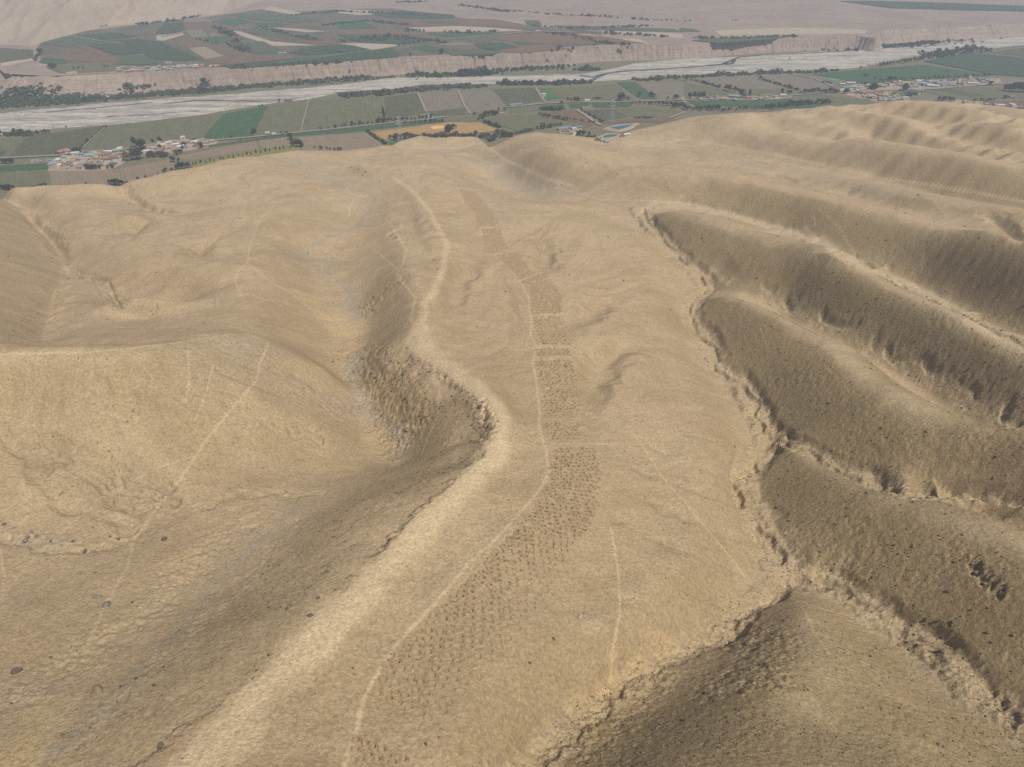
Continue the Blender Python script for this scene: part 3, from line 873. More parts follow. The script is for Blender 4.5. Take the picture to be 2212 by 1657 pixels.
NEARB = [(-130,300),(0,292),(117,278),(277,267),(433,248),(600,221),(667,214),(737,199),(837,193),(917,182),(1037,181),(1170,182),(1270,177),(1370,170),(1475,164),(1608,157),(1755,156),(1875,143),(1975,123),(2058,110),(2212,97),(2340,88)]
FARB = [(-130,250),(0,245),(150,230),(300,217),(500,203),(737,183),(853,167),(937,168),(1037,165),(1137,163),(1254,160),(1304,152),(1370,137),(1475,127),(1642,120),(1775,110),(1908,102),(2042,93),(2050,83),(2212,66),(2340,55)]
def river_material():
    m, nt, b = new_mat("river_gravel")
    co = objcoord(nt)
    mp = nt.nodes.new("ShaderNodeMapping"); nt.links.new(co, mp.inputs[0])
    mp.inputs['Rotation'].default_value = (0, 0, -R(21)); mp.inputs['Scale'].default_value = (0.010, 0.075, 1)
    v = mp.outputs[0]
    a = tex_noise(nt, v, 1.0, 6, .68)
    col = mixc(nt, ramp(nt, a, .38, .60), (.25, .225, .19), (.46, .42, .36))
    c = tex_noise(nt, v, 2.6, 7, .72)
    col = mixc(nt, ramp(nt, c, .53, .60, 0, .85), col, (.16, .145, .115))
    d = tex_noise(nt, v, 0.7, 5, .7)
    col = mixc(nt, ramp(nt, d, .60, .66, 0, .6), col, (.11, .125, .085))
    e = tex_noise(nt, co, .25, 5, .75)
    col = scale_col(nt, col, ramp(nt, e, .3, .7, .8, 1.2))
    nt.links.new(col, b.inputs['Base Color'])
    return m
Pn, zr = banks(NEARB, FARB, 420, 24, 0.06, 5.0, 3)
rx, ry = Pn[..., 0], Pn[..., 1]
rz = 0.25 + 0.5 * fbm(rx / 70 * .93 + ry / 70 * .36, (ry * .93 - rx * .36) / 9, 3, 17)
rz = np.clip(rz, 0.03, 2) ; rz[0] = 0.02; rz[-1] = 0.02
tag(mesh_grid("river_bed", rx, ry, rz, river_material()), kind='structure')

M_water, nt, b = new_mat("river_water")
b.inputs['Base Color'].default_value = (.045, .062, .06, 1); b.inputs['Roughness'].default_value = .12; b.inputs['Specular IOR Level'].default_value = .5

def ribbon(name, L, w, mat, z=0.12, wob=0.0, kind='structure', px=True, step=6, hills_=False):
    if hills_:
        D = densify(L, step); P = H2.hit(D[:, 0], D[:, 1])
    else:
        D = densify(L, step); P = at_z(D[:, 0], D[:, 1], np.full(len(D), D[0, 2] if D.shape[1] > 2 else 0.0))
    t = np.gradient(P[:, :2], axis=0); t /= np.linalg.norm(t, axis=1)[:, None] + 1e-9
    nrm = np.stack([-t[:, 1], t[:, 0]], -1)
    ww = np.full(len(P), w / 2.0)
    if wob: ww = ww * (1 + wob * fbm(np.arange(len(P)) / 6.0, np.zeros(len(P)) + w, 2, 3))
    a = P[:, :2] + nrm * ww[:, None]; c = P[:, :2] - nrm * ww[:, None]
    Xr = np.stack([c[:, 0], a[:, 0]], 0); Yr = np.stack([c[:, 1], a[:, 1]], 0); Zr = np.stack([P[:, 2] + z, P[:, 2] + z], 0)
    o = mesh_grid(name, Xr.T, Yr.T, Zr.T, mat)
    if kind: o['kind'] = kind
    return o
for L, w in [
    ([(1254,164),(1280,168),(1307,161),(1337,155),(1400,152),(1475,147),(1560,140),(1590,127),(1600,123),(1645,120)], 7),
    ([(1275,177),(1290,168),(1307,161)], 6),
    ([(1565,140),(1582,138),(1587,130)], 9),
    ([(350,226),(420,218),(560,219),(640,215)], 3.5), ([(100,243),(200,235),(330,222)], 3), ([(230,253),(330,248),(430,240)], 2.5),
    ([(1640,120),(1740,116),(1860,108),(1950,102),(2050,97)], 3.5)]:
    ribbon("river_channel", L, w, M_water, 1.3, 0.5)

# cliff top edge on the photo, terrace behind it, badlands at its left end
TOP = [(-160,140),(7,145),(33,158),(100,165),(170,163),(233,160),(333,160),(433,153),(493,150),(600,143),(737,133),(870,127),(1004,120),(1130,115),(1230,110),(1257,104),(1337,100),(1475,97),(1608,87),(1742,80),(1858,78),(1895,84),(1900,80),(1880,72),(1905,66),(2000,60),(2110,56),(2212,52),(2400,46)]
D = densify(TOP, 4)
P = at_z(D[:, 0], D[:, 1], ZT)[:, :2]
for _ in range(3): P[1:-1] = (P[:-2] + 2 * P[1:-1] + P[2:]) / 4
seg = np.concatenate([[0], np.cumsum(np.hypot(*np.diff(P, axis=0).T))])
s = np.arange(0, seg[-1], 2.2)
E = np.stack([np.interp(s, seg, P[:, k]) for k in (0, 1)], -1)
epx = np.interp(s, seg, D[:, 0])
tn = np.gradient(E, axis=0); tn /= np.linalg.norm(tn, axis=1)[:, None]
for _ in range(30): tn[1:-1] = (tn[:-2] + tn[1:-1] + tn[2:]) / 3
nr_ = np.stack([tn[:, 1], -tn[:, 0]], -1)               # towards the river
left_k = smooth(360, 240, epx)
reach = 13 + 48 * left_k + 18 * smooth(1890, 1910, epx)
gul = 1 - np.abs(fbm(s / 26, s * 0, 3, 101))             # gullies cut in the face
gul = smooth(0.80, 1.0, gul) * smooth(-.3, .5, pnoise(s / 70, s * 0 + 8))
notch = 1 - np.abs(fbm(s / 9, s * 0 + 5, 2, 103))
E = E - nr_ * (gul * 4.2)[:, None] + nr_ * (2.2 * fbm(s / 60, s * 0, 3, 104))[:, None]
NT = 15
tt = np.linspace(0, 1, NT)
prof_z = np.interp(tt, [0, .06, .25, .6, .85, 1], [1, .93, .66, .26, .07, -0.03])
Xc_ = np.zeros((NT, len(s))); Yc_ = Xc_.copy(); Zc_ = Xc_.copy()
for k in range(NT):
    out = reach * tt[k] + (3.0 * (gul * (1 - tt[k]) * -0.3 + (notch - .6) * 1.2) + 5 * left_k * fbm(s / 30, s * 0 + tt[k] * 3, 3, 107)) * math.sin(math.pi * min(1, tt[k] * 1.15)) \
        + 1.5 * fbm(s / 5, s * 0 + tt[k] * 2, 3, 108) * math.sin(math.pi * tt[k])
    Xc_[k] = E[:, 0] + nr_[:, 0] * out; Yc_[k] = E[:, 1] + nr_[:, 1] * out
    Zc_[k] = ZT * prof_z[k] + left_k * 3.5 * math.sin(math.pi * tt[k]) * fbm(s / 40, s * 0 + tt[k] * 2.2, 3, 109)
def cliff_material():
    m, nt, b = new_mat("cliff_conglomerate")
    co = objcoord(nt)
    mp = nt.nodes.new("ShaderNodeMapping"); nt.links.new(co, mp.inputs[0]); mp.inputs['Scale'].default_value = (.16, .16, .025)
    a = tex_noise(nt, mp.outputs[0], 1, 6, .7)
    col = mixc(nt, ramp(nt, a, .35, .65), (.235, .180, .135), (.330, .262, .205))
    mp2 = nt.nodes.new("ShaderNodeMapping"); nt.links.new(co, mp2.inputs[0]); mp2.inputs['Scale'].default_value = (.01, .01, .45)
    col = scale_col(nt, col, ramp(nt, tex_noise(nt, mp2.outputs[0], 1, 4, .6), .3, .7, .85, 1.15))
    nt.links.new(col, b.inputs['Base Color'])
    return m
tag(mesh_grid("river_cliff", Xc_[::-1], Yc_[::-1], Zc_[::-1], cliff_material()), kind='structure')
M_terrace = ground_material("terrace_soil", (.235, .180, .140), (.285, .225, .175), (.20, .165, .118), 0.008)
Ek = E[::3]
ring = [(p[0], p[1], ZT) for p in Ek] + [(Ek[-1, 0] + 900, Ek[-1, 1] + 500, ZT), (5000, 6500, ZT), (-5000, 6500, ZT), (-5000, Ek[0, 1] - 200, ZT)]
tag(sheet("river_terrace", ring, M_terrace), kind='structure')
# the terrace runs on to the left of the frame
# far mountain at the upper left
FOOT = [(-200,100),(0,97),(73,100),(95,85),(113,70),(187,60),(300,52),(400,40),(500,27),(600,5),(640,-20),(700,-50)]
F = at_z(*np.array(densify(FOOT, 6)).T[:2], ZT)
fx, fy = F[:, 0], F[:, 1]
xs = np.linspace(-3600, 60, 420); up = np.linspace(-30, 1500, 300) ** 1.0
Fy = np.interp(xs, fx, fy)
XM = np.repeat(xs[None], len(up), 0); YM = Fy[None] + up[:, None]
dd = np.clip(up[:, None] + 0 * XM, 0, None)
rg = 1 - np.abs(fbm(XM / 120 + YM / 600, YM / 420, 4, 121))
hm = dd * 0.40 * (1 - 0.00018 * dd)
ZM = ZT - 2.5 + hm * (0.72 + 0.5 * (rg - .6)) + smooth(0, 60, dd) * 5 * (rg - .5) + 1.2 * fbm(XM / 18, YM / 30, 3, 122) * smooth(5, 60, dd)
ZM = np.minimum(ZM, 240)
ZM[0] = ZT - 6
M_mount = ground_material("mountain_soil", (.300, .240, .175), (.345, .280, .205), (.255, .200, .15), 0.02)
tag(mesh_grid("far_mountain", XM, YM, ZM, M_mount), kind='structure')

# ------------------------------------------------------------------ fields
def field_material(name, c1, c2, rows=0.0, rowc=None, sc=.05):
    m, nt, b = new_mat(name)
    co = objcoord(nt)
    col = mixc(nt, ramp(nt, tex_noise(nt, co, sc, 6, .65), .36, .64), c1, c2)
    mp = nt.nodes.new("ShaderNodeMapping"); nt.links.new(co, mp.inputs[0]); mp.inputs['Scale'].default_value = (.012, .35, 1)
    col = scale_col(nt, col, ramp(nt, tex_noise(nt, mp.outputs[0], 1.0, 5, .6), .3, .7, .84, 1.16))
    if rows:
        w = N(nt, "ShaderNodeTexWave", Scale=rows, Distortion=1.2, Detail=2.0)
        w.bands_direction = 'Y'
        nt.links.new(co, w.inputs['Vector'])
        col = mixc(nt, ramp(nt, w.outputs['Fac'], .35, .75, 0, .75), col, rowc)
    f = tex_noise(nt, co, .6, 4, .75)
    col = scale_col(nt, col, ramp(nt, f, .3, .7, .84, 1.16))
    nt.links.new(col, b.inputs['Base Color'])
    return m
FM = {
 'olive': field_material("olive_crop", (.105, .106, .056), (.130, .127, .068)),
 'odark': field_material("dark_olive_crop", (.074, .080, .042), (.094, .096, .050)),
 'green': field_material("green_crop", (.038, .080, .034), (.050, .098, .042)),
 'bgreen': field_material("bright_green_crop", (.050, .110, .036), (.066, .128, .044)),
 'brown': field_material("ploughed_soil", (.190, .145, .095), (.216, .167, .112)),
 'tan': field_material("stubble_soil", (.225, .185, .115), (.255, .205, .128)),
 'grey': field_material("grey_brown_soil", (.155, .130, .098), (.178, .150, .110)),
 'red': field_material("vineyard_soil", (.150, .088, .058), (.175, .105, .068), .12, (.10, .085, .05)),
 'rust': field_material("rust_vineyard", (.135, .082, .055), (.155, .105, .062)),
 'orch': field_material("orchard_canopy", (.040, .068, .036), (.060, .088, .045), .16, (.030, .05, .028)),
 'orch2': field_material("olive_orchard", (.075, .095, .052), (.095, .108, .06), .12, (.05, .07, .04)),
 'rows': field_material("orchard_rows", (.21, .18, .13), (.24, .20, .15), .09, (.06, .085, .045)),
 'ochre': field_material("ochre_stubble", (.310, .190, .075), (.345, .220, .095)),
 'gold': field_material("golden_chaff", (.58, .36, .12), (.62, .40, .14)),
 'yel': field_material("yellow_green_crop", (.165, .165, .035), (.195, .185, .045)),
 'sand': field_material("pale_sand_field", (.340, .270, .200), (.375, .300, .225)),
 'yard': field_material("trodden_yard", (.27, .205, .145), (.33, .26, .19)),
 'rough': field_material("mixed_farmland", (.140, .112, .080), (.075, .080, .048), sc=.02),
 'net': field_material("green_shade_net", (.07, .21, .15), (.085, .23, .165)),
}
NAMES = {'rough':'farmland','yard':'village_ground','olive':'crop_field','odark':'crop_field','green':'crop_field','bgreen':'crop_field','brown':'ploughed_field','tan':'ploughed_field','grey':'ploughed_field','red':'vineyard_field','rust':'vineyard_field','orch':'orchard_field','orch2':'orchard_field','rows':'orchard_field','ochre':'stubble_field','gold':'chaff_heap_ground','yel':'crop_field','sand':'bare_field','net':'netted_field'}
fcount = 0
def field(kind, poly, src=None, level=0.0):
    """polygon on the photo laid on the valley floor (level 0) or the terrace"""
    global fcount
    P = np.array(poly, float)
    if src == 1: P = P / 3.0
    elif src == 2: P = P / 3.0 + [737, 0]
    elif src == 3: P = P / 3.0 + [1475, 0]
    C = densify(np.vstack([P, P[:1]]), 8)[:-1]
    W = at_z(C[:, 0], C[:, 1], level)
    W[:, :2] += rng.normal(0, 0.5, (len(W), 2))
    fcount += 1
    crop = {'green': .5, 'bgreen': .4, 'orch': 1.1, 'orch2': 1.0, 'rows': .5, 'olive': .3, 'odark': .4, 'yel': .5, 'red': .6, 'rust': .6}.get(kind, .08)
    z = level + crop + 0.004 * fcount
    # align the local axis with the longest side so that crop rows run along it
    Q = np.vstack([P, P[:1]]); WQ = at_z(Q[:, 0], Q[:, 1], level)[:, :2]
    e = np.diff(WQ, axis=0); k = np.argmax(np.hypot(e[:, 0], e[:, 1])); ang = math.atan2(e[k, 1], e[k, 0])
    c0 = W[:, :2].mean(0)
    ca, sa = math.cos(-ang), math.sin(-ang)
    Lc = (W[:, :2] - c0) @ np.array([[ca, sa], [-sa, ca]])
    # top sheet and the crop's own side
    bm = bmesh.new()
    vs = [bm.verts.new((p[0], p[1], 0)) for p in Lc]
    es = [bm.edges.new((vs[i], vs[(i + 1) % len(vs)])) for i in range(len(vs))]
    bmesh.ops.triangle_fill(bm, use_beauty=True, edges=es, normal=(0, 0, 1))
    for f in bm.faces:
        if f.normal.z < 0: f.normal_flip()
    lo = [bm.verts.new((p[0] * 1.0, p[1] * 1.0, -(z - level) - .3)) for p in Lc]
    for i in range(len(vs)):
        j = (i + 1) % len(vs)
        bm.faces.new((vs[j], vs[i], lo[i], lo[j]))
    bmesh.ops.recalc_face_normals(bm, faces=bm.faces[:])
    nm = NAMES[kind]
    me = bpy.data.meshes.new(nm); bm.to_mesh(me); bm.free(); me.materials.append(FM[kind])
    o = bpy.data.objects.new(nm, me); COL.objects.link(o)
    o.location = (c0[0], c0[1], z); o.rotation_euler = (0, 0, ang)
    o['kind'] = 'structure'
    return o

# near bank, left
field('olive', [(-200,915),(0,905),(190,885),(60,1005),(0,1018),(-200,1040)], 1)
field('odark', [(195,882),(690,815),(505,975),(380,995),(60,1012)], 1)
field('olive', [(708,812),(1055,778),(940,890),(862,965),(545,974)], 1)
field('olive', [(1060,777),(1448,738),(1288,908),(1000,925),(945,888)], 1)
field('green', [(1455,737),(1735,688),(1640,880),(1298,908)], 1)
field('olive', [(1742,686),(1995,652),(1940,858),(1645,884)], 1)
field('olive', [(2003,650),(2475,628),(2478,795),(1950,856)], 1)
field('green', [(-100,1085),(0,1078),(330,1056),(308,1098),(0,1113),(-100,1118)], 1)
field('olive', [(-100,1122),(0,1117),(306,1102),(328,1205),(0,1225),(-100,1240)], 1)
field('brown', [(322,1102),(765,1097),(798,1180),(560,1240),(338,1260)], 1)
field('brown', [(778,1088),(1110,1032),(1143,1080),(1060,1112),(960,1200),(806,1230)], 1)
field('brown', [(1155,1012),(1660,912),(1678,966),(1230,1038),(1190,1030)], 1)
field('brown', [(1672,909),(1870,886),(1878,948),(1692,962)], 1)
field('yel', [(1240,1076),(1500,1012),(1700,980),(1940,955),(1935,985),(1650,1030),(1480,1075),(1280,1120)], 1)
field('green', [(1340,945),(1850,873),(2212,835),(2460,808),(2470,830),(2212,862),(1850,888),(1360,952)], 1)
field('brown', [(1930,892),(2212,872),(2380,862),(2490,945),(2480,1010),(2212,1010),(1965,972)], 1)
field('green', [(-60,1000),(0,985),(45,983),(20,1010),(-60,1025)], 1)
# near bank, middle
field('odark', [(278,630),(490,606),(543,733),(292,778)], 2)
field('grey', [(512,602),(742,592),(795,693),(562,722)], 2)
field('odark', [(564,727),(797,702),(812,746),(582,752)], 2)
field('grey', [(763,590),(972,582),(1066,698),(842,738)], 2)
field('odark', [(985,580),(1252,570),(1306,652),(1082,692)], 2)
field('bgreen', [(1285,572),(1360,572),(1428,640),(1330,652)], 2)
field('olive', [(1372,570),(1640,560),(1735,648),(1432,640)], 2)
field('olive', [(1652,557),(1778,547),(1905,650),(1752,653)], 2)
field('green', [(1785,536),(1900,532),(2048,643),(1930,638)], 2)
field('grey', [(1908,536),(2270,532),(2430,580),(2330,640),(2065,643)], 2)
field('olive', [(685,772),(900,746),(880,788),(702,790)], 2)
field('olive', [(922,772),(962,752),(1270,747),(1495,800),(1230,848),(1150,858),(1032,818)], 2)
field('olive', [(1085,705),(1270,690),(1275,720),(1090,738)], 2)
field('rust', [(1282,730),(1490,716),(1598,768),(1520,798),(1400,768)], 2)
field('rust', [(1490,812),(1590,790),(1640,812),(1560,835)], 2)
field('odark', [(1565,720),(1760,706),(1868,758),(1690,788)], 2)
field('olive', [(1782,702),(1890,692),(2212,722),(2150,768),(1895,757)], 2)
field('orch', [(1292,690),(1440,682),(1458,712),(1292,718)], 2)
field('green', [(1472,676),(1610,672),(1590,703),(1492,703)], 2)
field('green', [(1622,671),(1890,667),(1870,694),(1642,698)], 2)
field('green', [(-10,837),(640,778),(690,788),(-10,864)], 2)
field('ochre', [(200,858),(700,792),(900,796),(1020,843),(740,878),(450,878),(290,908)], 2)
field('gold', [(578,825),(615,815),(668,816),(655,835),(592,836)], 2)
field('bgreen', [(300,922),(460,902),(472,914),(322,940)], 2)
field('red', [(1640,804),(1880,770),(2230,778),(2160,800),(1900,792),(1700,806)], 2)
# scrubby strip along the near bank
field('orch2', [(-50,605),(240,590),(540,572),(900,560),(900,552),(560,552),(400,580),(100,598)], 2)
# near bank, right
field('grey', [(60,502),(450,492),(650,573),(440,578),(285,570)], 3)
field('grey', [(482,491),(740,482),(1000,558),(772,588)], 3)
field('green', [(842,482),(1240,445),(1560,422),(2000,488),(1500,522),(1150,548),(1042,520)], 3)
field('orch', [(1562,400),(1850,342),(2212,378),(2400,395),(2400,510),(2212,500),(2002,486)], 3)
field('odark', [(1965,340),(2212,312),(2400,300),(2400,385),(2212,368)], 3)
field('olive', [(10,535),(280,582),(348,618),(150,638),(10,640)], 3)
field('olive', [(442,582),(650,580),(602,618),(442,624)], 3)
field('green', [(20,655),(400,648),(580,646),(780,690),(640,720),(400,690),(100,690)], 3)
field('green', [(590,646),(640,645),(880,672),(960,720),(800,720)], 3)
field('olive', [(625,640),(880,612),(1240,658),(1200,720),(1000,700)], 3)
field('olive', [(1522,582),(1980,562),(2400,600),(2400,640),(2212,640),(1742,638)], 3)
field('odark', [(1610,580),(1720,574),(1960,622),(1880,632)], 3)
field('rust', [(1962,662),(2212,652),(2400,650),(2400,740),(2212,718)], 3)
field('rust', [(440,740),(640,705),(800,720),(850,760)], 3)
field('grey', [(1440,700),(1520,640),(1740,648),(1850,690),(1600,740)], 3)
field('grey', [(2050,510),(2300,520),(2300,560),(2010,556)], 3)
field('net', [(925,512),(990,502),(1032,514),(985,526)], 3)
field('bgreen', [(1270,595),(1400,590),(1490,612),(1440,628),(1300,612)], 3)
field('grey', [(700,655),(760,650),(800,668)], 3)

# bare yards under the villages
field('yard', [(103,370),(116,344),(165,333),(200,328),(270,320),(282,334),(266,355),(240,366),(170,370)])
field('yard', [(306,334),(326,310),(400,301),(476,301),(462,315),(420,324),(350,334)])
field('yard', [(1820,204),(1815,190),(1850,182),(1905,179),(1960,174),(2060,172),(2160,170),(2165,178),(2100,187),(2040,192),(1962,192),(1965,219),(1920,225),(1868,215)])
field('yard', [(1470,210),(1540,210),(1710,205),(1712,213),(1600,221),(1475,221)])
field('yard', [(2055,215),(2110,220),(2225,232),(2225,240),(2130,232),(2060,225)])
field('yard', [(1205,276),(1255,274),(1258,284),(1210,289)])
T = ZT
field('rough', [(235,330),(280,242),(520,205),(900,160),(1190,128),(1480,92),(1680,62),(1960,75),(2212,60),(2540,55),(2760,85),(3210,150),(3900,205),(3900,290),(3500,318),(3220,342),(2700,362),(2212,385),(1500,435),(900,440),(600,470),(380,475),(300,440)], 1, T)
# terrace, left
field('odark', [(0,312),(215,325),(218,375),(0,410),(-150,420),(-150,310)], 1, T)
field('ochre', [(-60,355),(50,345),(90,352),(20,380),(-60,385)], 1, T)
field('sand', [(0,405),(200,382),(225,390),(60,425),(10,432)], 1, T)
field('orch2', [(280,245),(380,232),(560,262),(650,275),(560,300),(430,310),(270,285)], 1, T)
field('bgreen', [(420,255),(560,250),(640,272),(560,290),(470,280)], 1, T)
field('orch', [(500,232),(720,215),(900,235),(760,262),(660,268)], 1, T)
field('rust', [(270,355),(480,350),(760,370),(770,398),(560,405),(300,375)], 1, T)
field('green', [(270,378),(380,382),(470,402),(330,425),(255,405)], 1, T)
field('red', [(490,305),(560,300),(740,362),(660,365)], 1, T)
field('orch', [(575,300),(700,280),(860,300),(930,345),(800,360),(740,355)], 1, T)
field('orch', [(770,268),(900,255),(1060,280),(1290,388),(1180,398),(980,388),(880,310)], 1, T)
field('orch2', [(740,420),(800,365),(900,362),(1060,405),(980,422)], 1, T)
field('olive', [(370,420),(560,408),(720,400),(740,425),(900,432),(700,465),(420,478),(350,450)], 1, T)
field('orch', [(1010,215),(1060,155),(1190,148),(1195,200),(1090,225)], 1, T)
field('red', [(1195,200),(1210,158),(1370,150),(1480,205),(1420,230),(1330,190)], 1, T)
field('rows', [(1205,200),(1310,192),(1345,240),(1240,245)], 1, T)
field('rows', [(1350,215),(1425,212),(1440,232),(1360,238)], 1, T)
field('green', [(1320,262),(1350,245),(1470,240),(1485,270),(1400,280)], 1, T)
field('sand', [(1015,232),(1180,212),(1195,225),(1060,265),(1010,262)], 1, T)
field('red', [(1110,250),(1200,240),(1580,360),(1440,360),(1330,300),(1180,312)], 1, T)
field('tan', [(1180,318),(1330,302),(1460,362),(1330,385)], 1, T)
field('odark', [(1165,322),(1225,315),(1330,385),(1290,388)], 1, T)
field('red', [(1340,400),(1560,372),(1760,362),(1930,372),(1760,395),(1500,418),(1380,412)], 1, T)
field('orch', [(1440,430),(1600,412),(1900,385),(2212,358),(2590,340),(2580,372),(2212,400),(1800,428),(1500,447)], 1, T)
field('orch', [(1870,345),(1990,310),(2212,290),(2290,300),(2400,325),(2200,345),(2000,362)], 1, T)
field('orch2', [(1540,290),(1700,270),(1860,345),(1660,350),(1580,330)], 1, T)
field('green', [(1400,140),(1560,120),(1640,150),(1480,165)], 1, T)
field('orch2', [(1480,95),(1660,88),(1950,115),(2080,138),(1900,150),(1650,130)], 1, T)
field('sand', [(1700,60),(1760,45),(1960,85),(1900,98)], 1, T)
field('sand', [(1490,200),(1560,205),(1760,270),(2060,295),(1760,298),(1600,245)], 1, T)
field('sand', [(1740,180),(1900,185),(2110,205),(1980,210)], 1, T)
field('green', [(1640,150),(1820,150),(1850,172),(1700,180)], 1, T)
field('rows', [(1180,120),(1330,112),(1380,145),(1200,145)], 1, T)
field('rust', [(1500,165),(1640,178),(1960,250),(2100,245),(2212,285),(2060,290),(1780,262)], 1, T)
field('orch2', [(1650,180),(1760,205),(2000,262),(1900,270),(1560,205)], 1, T)
# terrace, middle
field('orch', [(200,95),(400,70),(730,100),(740,120),(560,125),(330,118)], 2, T)
field('rust', [(330,120),(560,128),(740,122),(1000,128),(1180,160),(1190,182),(760,165),(430,165)], 2, T)
field('orch2', [(520,135),(740,140),(780,158),(560,158)], 2, T)
field('sand', [(430,180),(760,170),(1000,182),(1200,200),(900,208),(540,206)], 2, T)
field('green', [(720,212),(960,207),(1060,222),(930,240),(760,245),(560,225)], 2, T)
field('rust', [(-20,195),(300,188),(560,215),(560,235),(300,225),(-20,225)], 2, T)
field('orch', [(-20,232),(130,235),(420,240),(640,262),(380,290),(130,280)], 2, T)
field('sand', [(-20,285),(130,280),(390,292),(300,310),(200,325),(60,300)], 2, T)
field('green', [(-20,140),(150,142),(240,185),(60,190),(-20,190)], 2, T)
field('sand', [(-20,60),(200,70),(310,92),(100,98),(-20,85)], 2, T)
field('rust', [(930,245),(1150,222),(1380,212),(1700,240),(1980,285),(1740,290),(1300,285),(1060,268)], 2, T)
field('green', [(1100,268),(1250,275),(1310,288),(1160,292)], 2, T)
field('rows', [(620,290),(760,275),(900,290),(700,300)], 2, T)
field('red', [(600,310),(860,300),(980,312),(760,330)], 2, T)
field('orch', [(860,285),(1040,280),(1150,310),(1000,330),(900,318)], 2, T)
field('orch2', [(660,325),(800,322),(1040,342),(980,355),(720,362)], 2, T)
field('rust', [(1010,320),(1180,300),(1380,305),(1480,318),(1200,345),(1060,342)], 2, T)
field('green', [(440,310),(560,295),(640,330),(600,345)], 2, T)
field('orch', [(0,345),(180,330),(330,318),(380,365),(260,382),(0,395)], 2, T)
field('sand', [(1480,222),(1600,222),(1720,240),(1600,242)], 2, T)
field('sand', [(1640,195),(1900,210),(2212,222),(2212,250),(1850,230)], 2, T)
field('sand', [(1820,250),(1930,255),(2000,285),(1880,292)], 2, T)
field('orch2', [(1190,135),(1280,135),(1300,160),(1210,162)], 2, T)
field('orch2', [(1380,170),(1680,175),(2150,190),(2212,210),(1800,200),(1500,190)], 2, T)
# terrace, right
field('orch2', [(-20,185),(60,188),(110,208),(-20,205)], 3, T)
field('orch2', [(60,265),(200,250),(420,245),(690,240),(560,258),(220,282)], 3, T)
field('orch', [(1020,10),(1180,8),(1600,18),(2212,42),(2500,50),(2500,82),(2212,76),(1900,70),(1350,55)], 3, T)
field('green', [(1320,275),(1480,262),(1620,255),(1655,272),(1500,295),(1300,300)], 3)
field('sand', [(200,200),(700,180),(1200,195),(1180,220),(700,225),(240,230)], 3, T)

# ------------------------------------------------------------------ roads
M_asph, nt, b = new_mat("road_asphalt"); b.inputs['Base Color'].default_value = (.22, .205, .185, 1)
M_dirt = ground_material("dirt_road", (.29, .235, .175), (.26, .21, .155), (.24, .19, .14), .05)
RD = 1.25
ribbon("road", [(-100,347),(0,343),(127,337),(175,329),(290,322),(330,312),(433,307),(547,297),(617,290),(737,278),(837,267),(924,259),(970,252)], 6, M_asph, RD)
ribbon("road", [(1095,233),(1170,225),(1230,222),(1300,222),(1475,217),(1600,213),(1700,208),(1800,199),(1900,196),(2020,193),(2110,185),(2212,180)], 6, M_asph, RD)
ribbon("dirt_road", [(1245,238),(1262,248),(1290,268),(1300,272)], 6, M_dirt, RD)
ribbon("dirt_road", [(903,202),(912,222),(921,243)], 3.5, M_dirt, RD); ribbon("dirt_road", [(990,198),(1005,232),(1016,247)], 3.5, M_dirt, RD)
ribbon("dirt_road", [(1157,191),(1172,214),(1178,222)], 3.5, M_dirt, RD); ribbon("dirt_road", [(1445,256),(1480,243)], 4, M_dirt, RD)
ribbon("dirt_road", [(1708,161),(1760,171),(1800,188)], 5, M_dirt, RD); ribbon("dirt_road", [(1475,150),(1620,140)], 2, M_dirt, 0.6)
ribbon("dirt_road", [(1875,142),(1975,122),(2100,110),(2212,98)], 12, M_dirt, 1.0)
ribbon("dirt_road", [(667,216),(650,286)], 1.6, M_dirt, RD); ribbon("dirt_road", [(230,273),(178,322)], 2, M_dirt, RD)
ribbon("dirt_road", [(0,145,T),(15,158,T),(50,161,T),(120,164,T),(233,157,T)], 9, M_dirt, .6)
ribbon("dirt_road", [(970,86,T),(1080,76,T),(1150,69,T),(1240,70,T)], 7, M_dirt, 1.5); ribbon("dirt_road", [(600,137,T),(690,125,T),(800,110,T)], 4, M_net if False else FM['net'], 1.6)
ribbon("dirt_road", [(350,80,T),(400,70,T)], 8, M_dirt, 1.5); ribbon("dirt_road", [(167,80,T),(220,90,T),(300,84,T)], 5, M_dirt, 1.5)
print("valley", round(time.time() - T0, 1))

# ------------------------------------------------------------------ haze over the valley
def haze_box():
    bm = bmesh.new()
    bmesh.ops.create_cube(bm, size=1.0)
    me = bpy.data.meshes.new("haze"); bm.to_mesh(me); bm.free()
    o = bpy.data.objects.new("haze", me); COL.objects.link(o)
    o.scale = (10400, 7600, 300); o.location = (0, 2950, 139)
    m = bpy.data.materials.new("haze_air"); m.use_nodes = True
    nt = m.node_tree
    nt.nodes.remove(nt.nodes["Principled BSDF"])
    v = nt.nodes.new("ShaderNodeVolumePrincipled")
    v.inputs['Color'].default_value = HAZE_COL
    v.inputs['Density'].default_value = HAZE_D
    v.inputs['Anisotropy'].default_value = 0.0
    nt.links.new(v.outputs[0], nt.nodes["Material Output"].inputs['Volume'])
    me.materials.append(m)
    o['kind'] = 'stuff'; o['label'] = "pale haze in the air over the valley"
HAZE_D, HAZE_COL = 0.00019, (.68, .79, .98, 1)
haze_box()

# ------------------------------------------------------------------ builders for the small things
def mesh_from(name, V, F, mat, smooth_=False):
    me = bpy.data.meshes.new(name)
    me.from_pydata([tuple(v) for v in V], [], [tuple(f) for f in F])
    if smooth_: me.polygons.foreach_set("use_smooth", np.ones(len(me.polygons), bool))
    me.materials.append(mat); me.update()
    return me

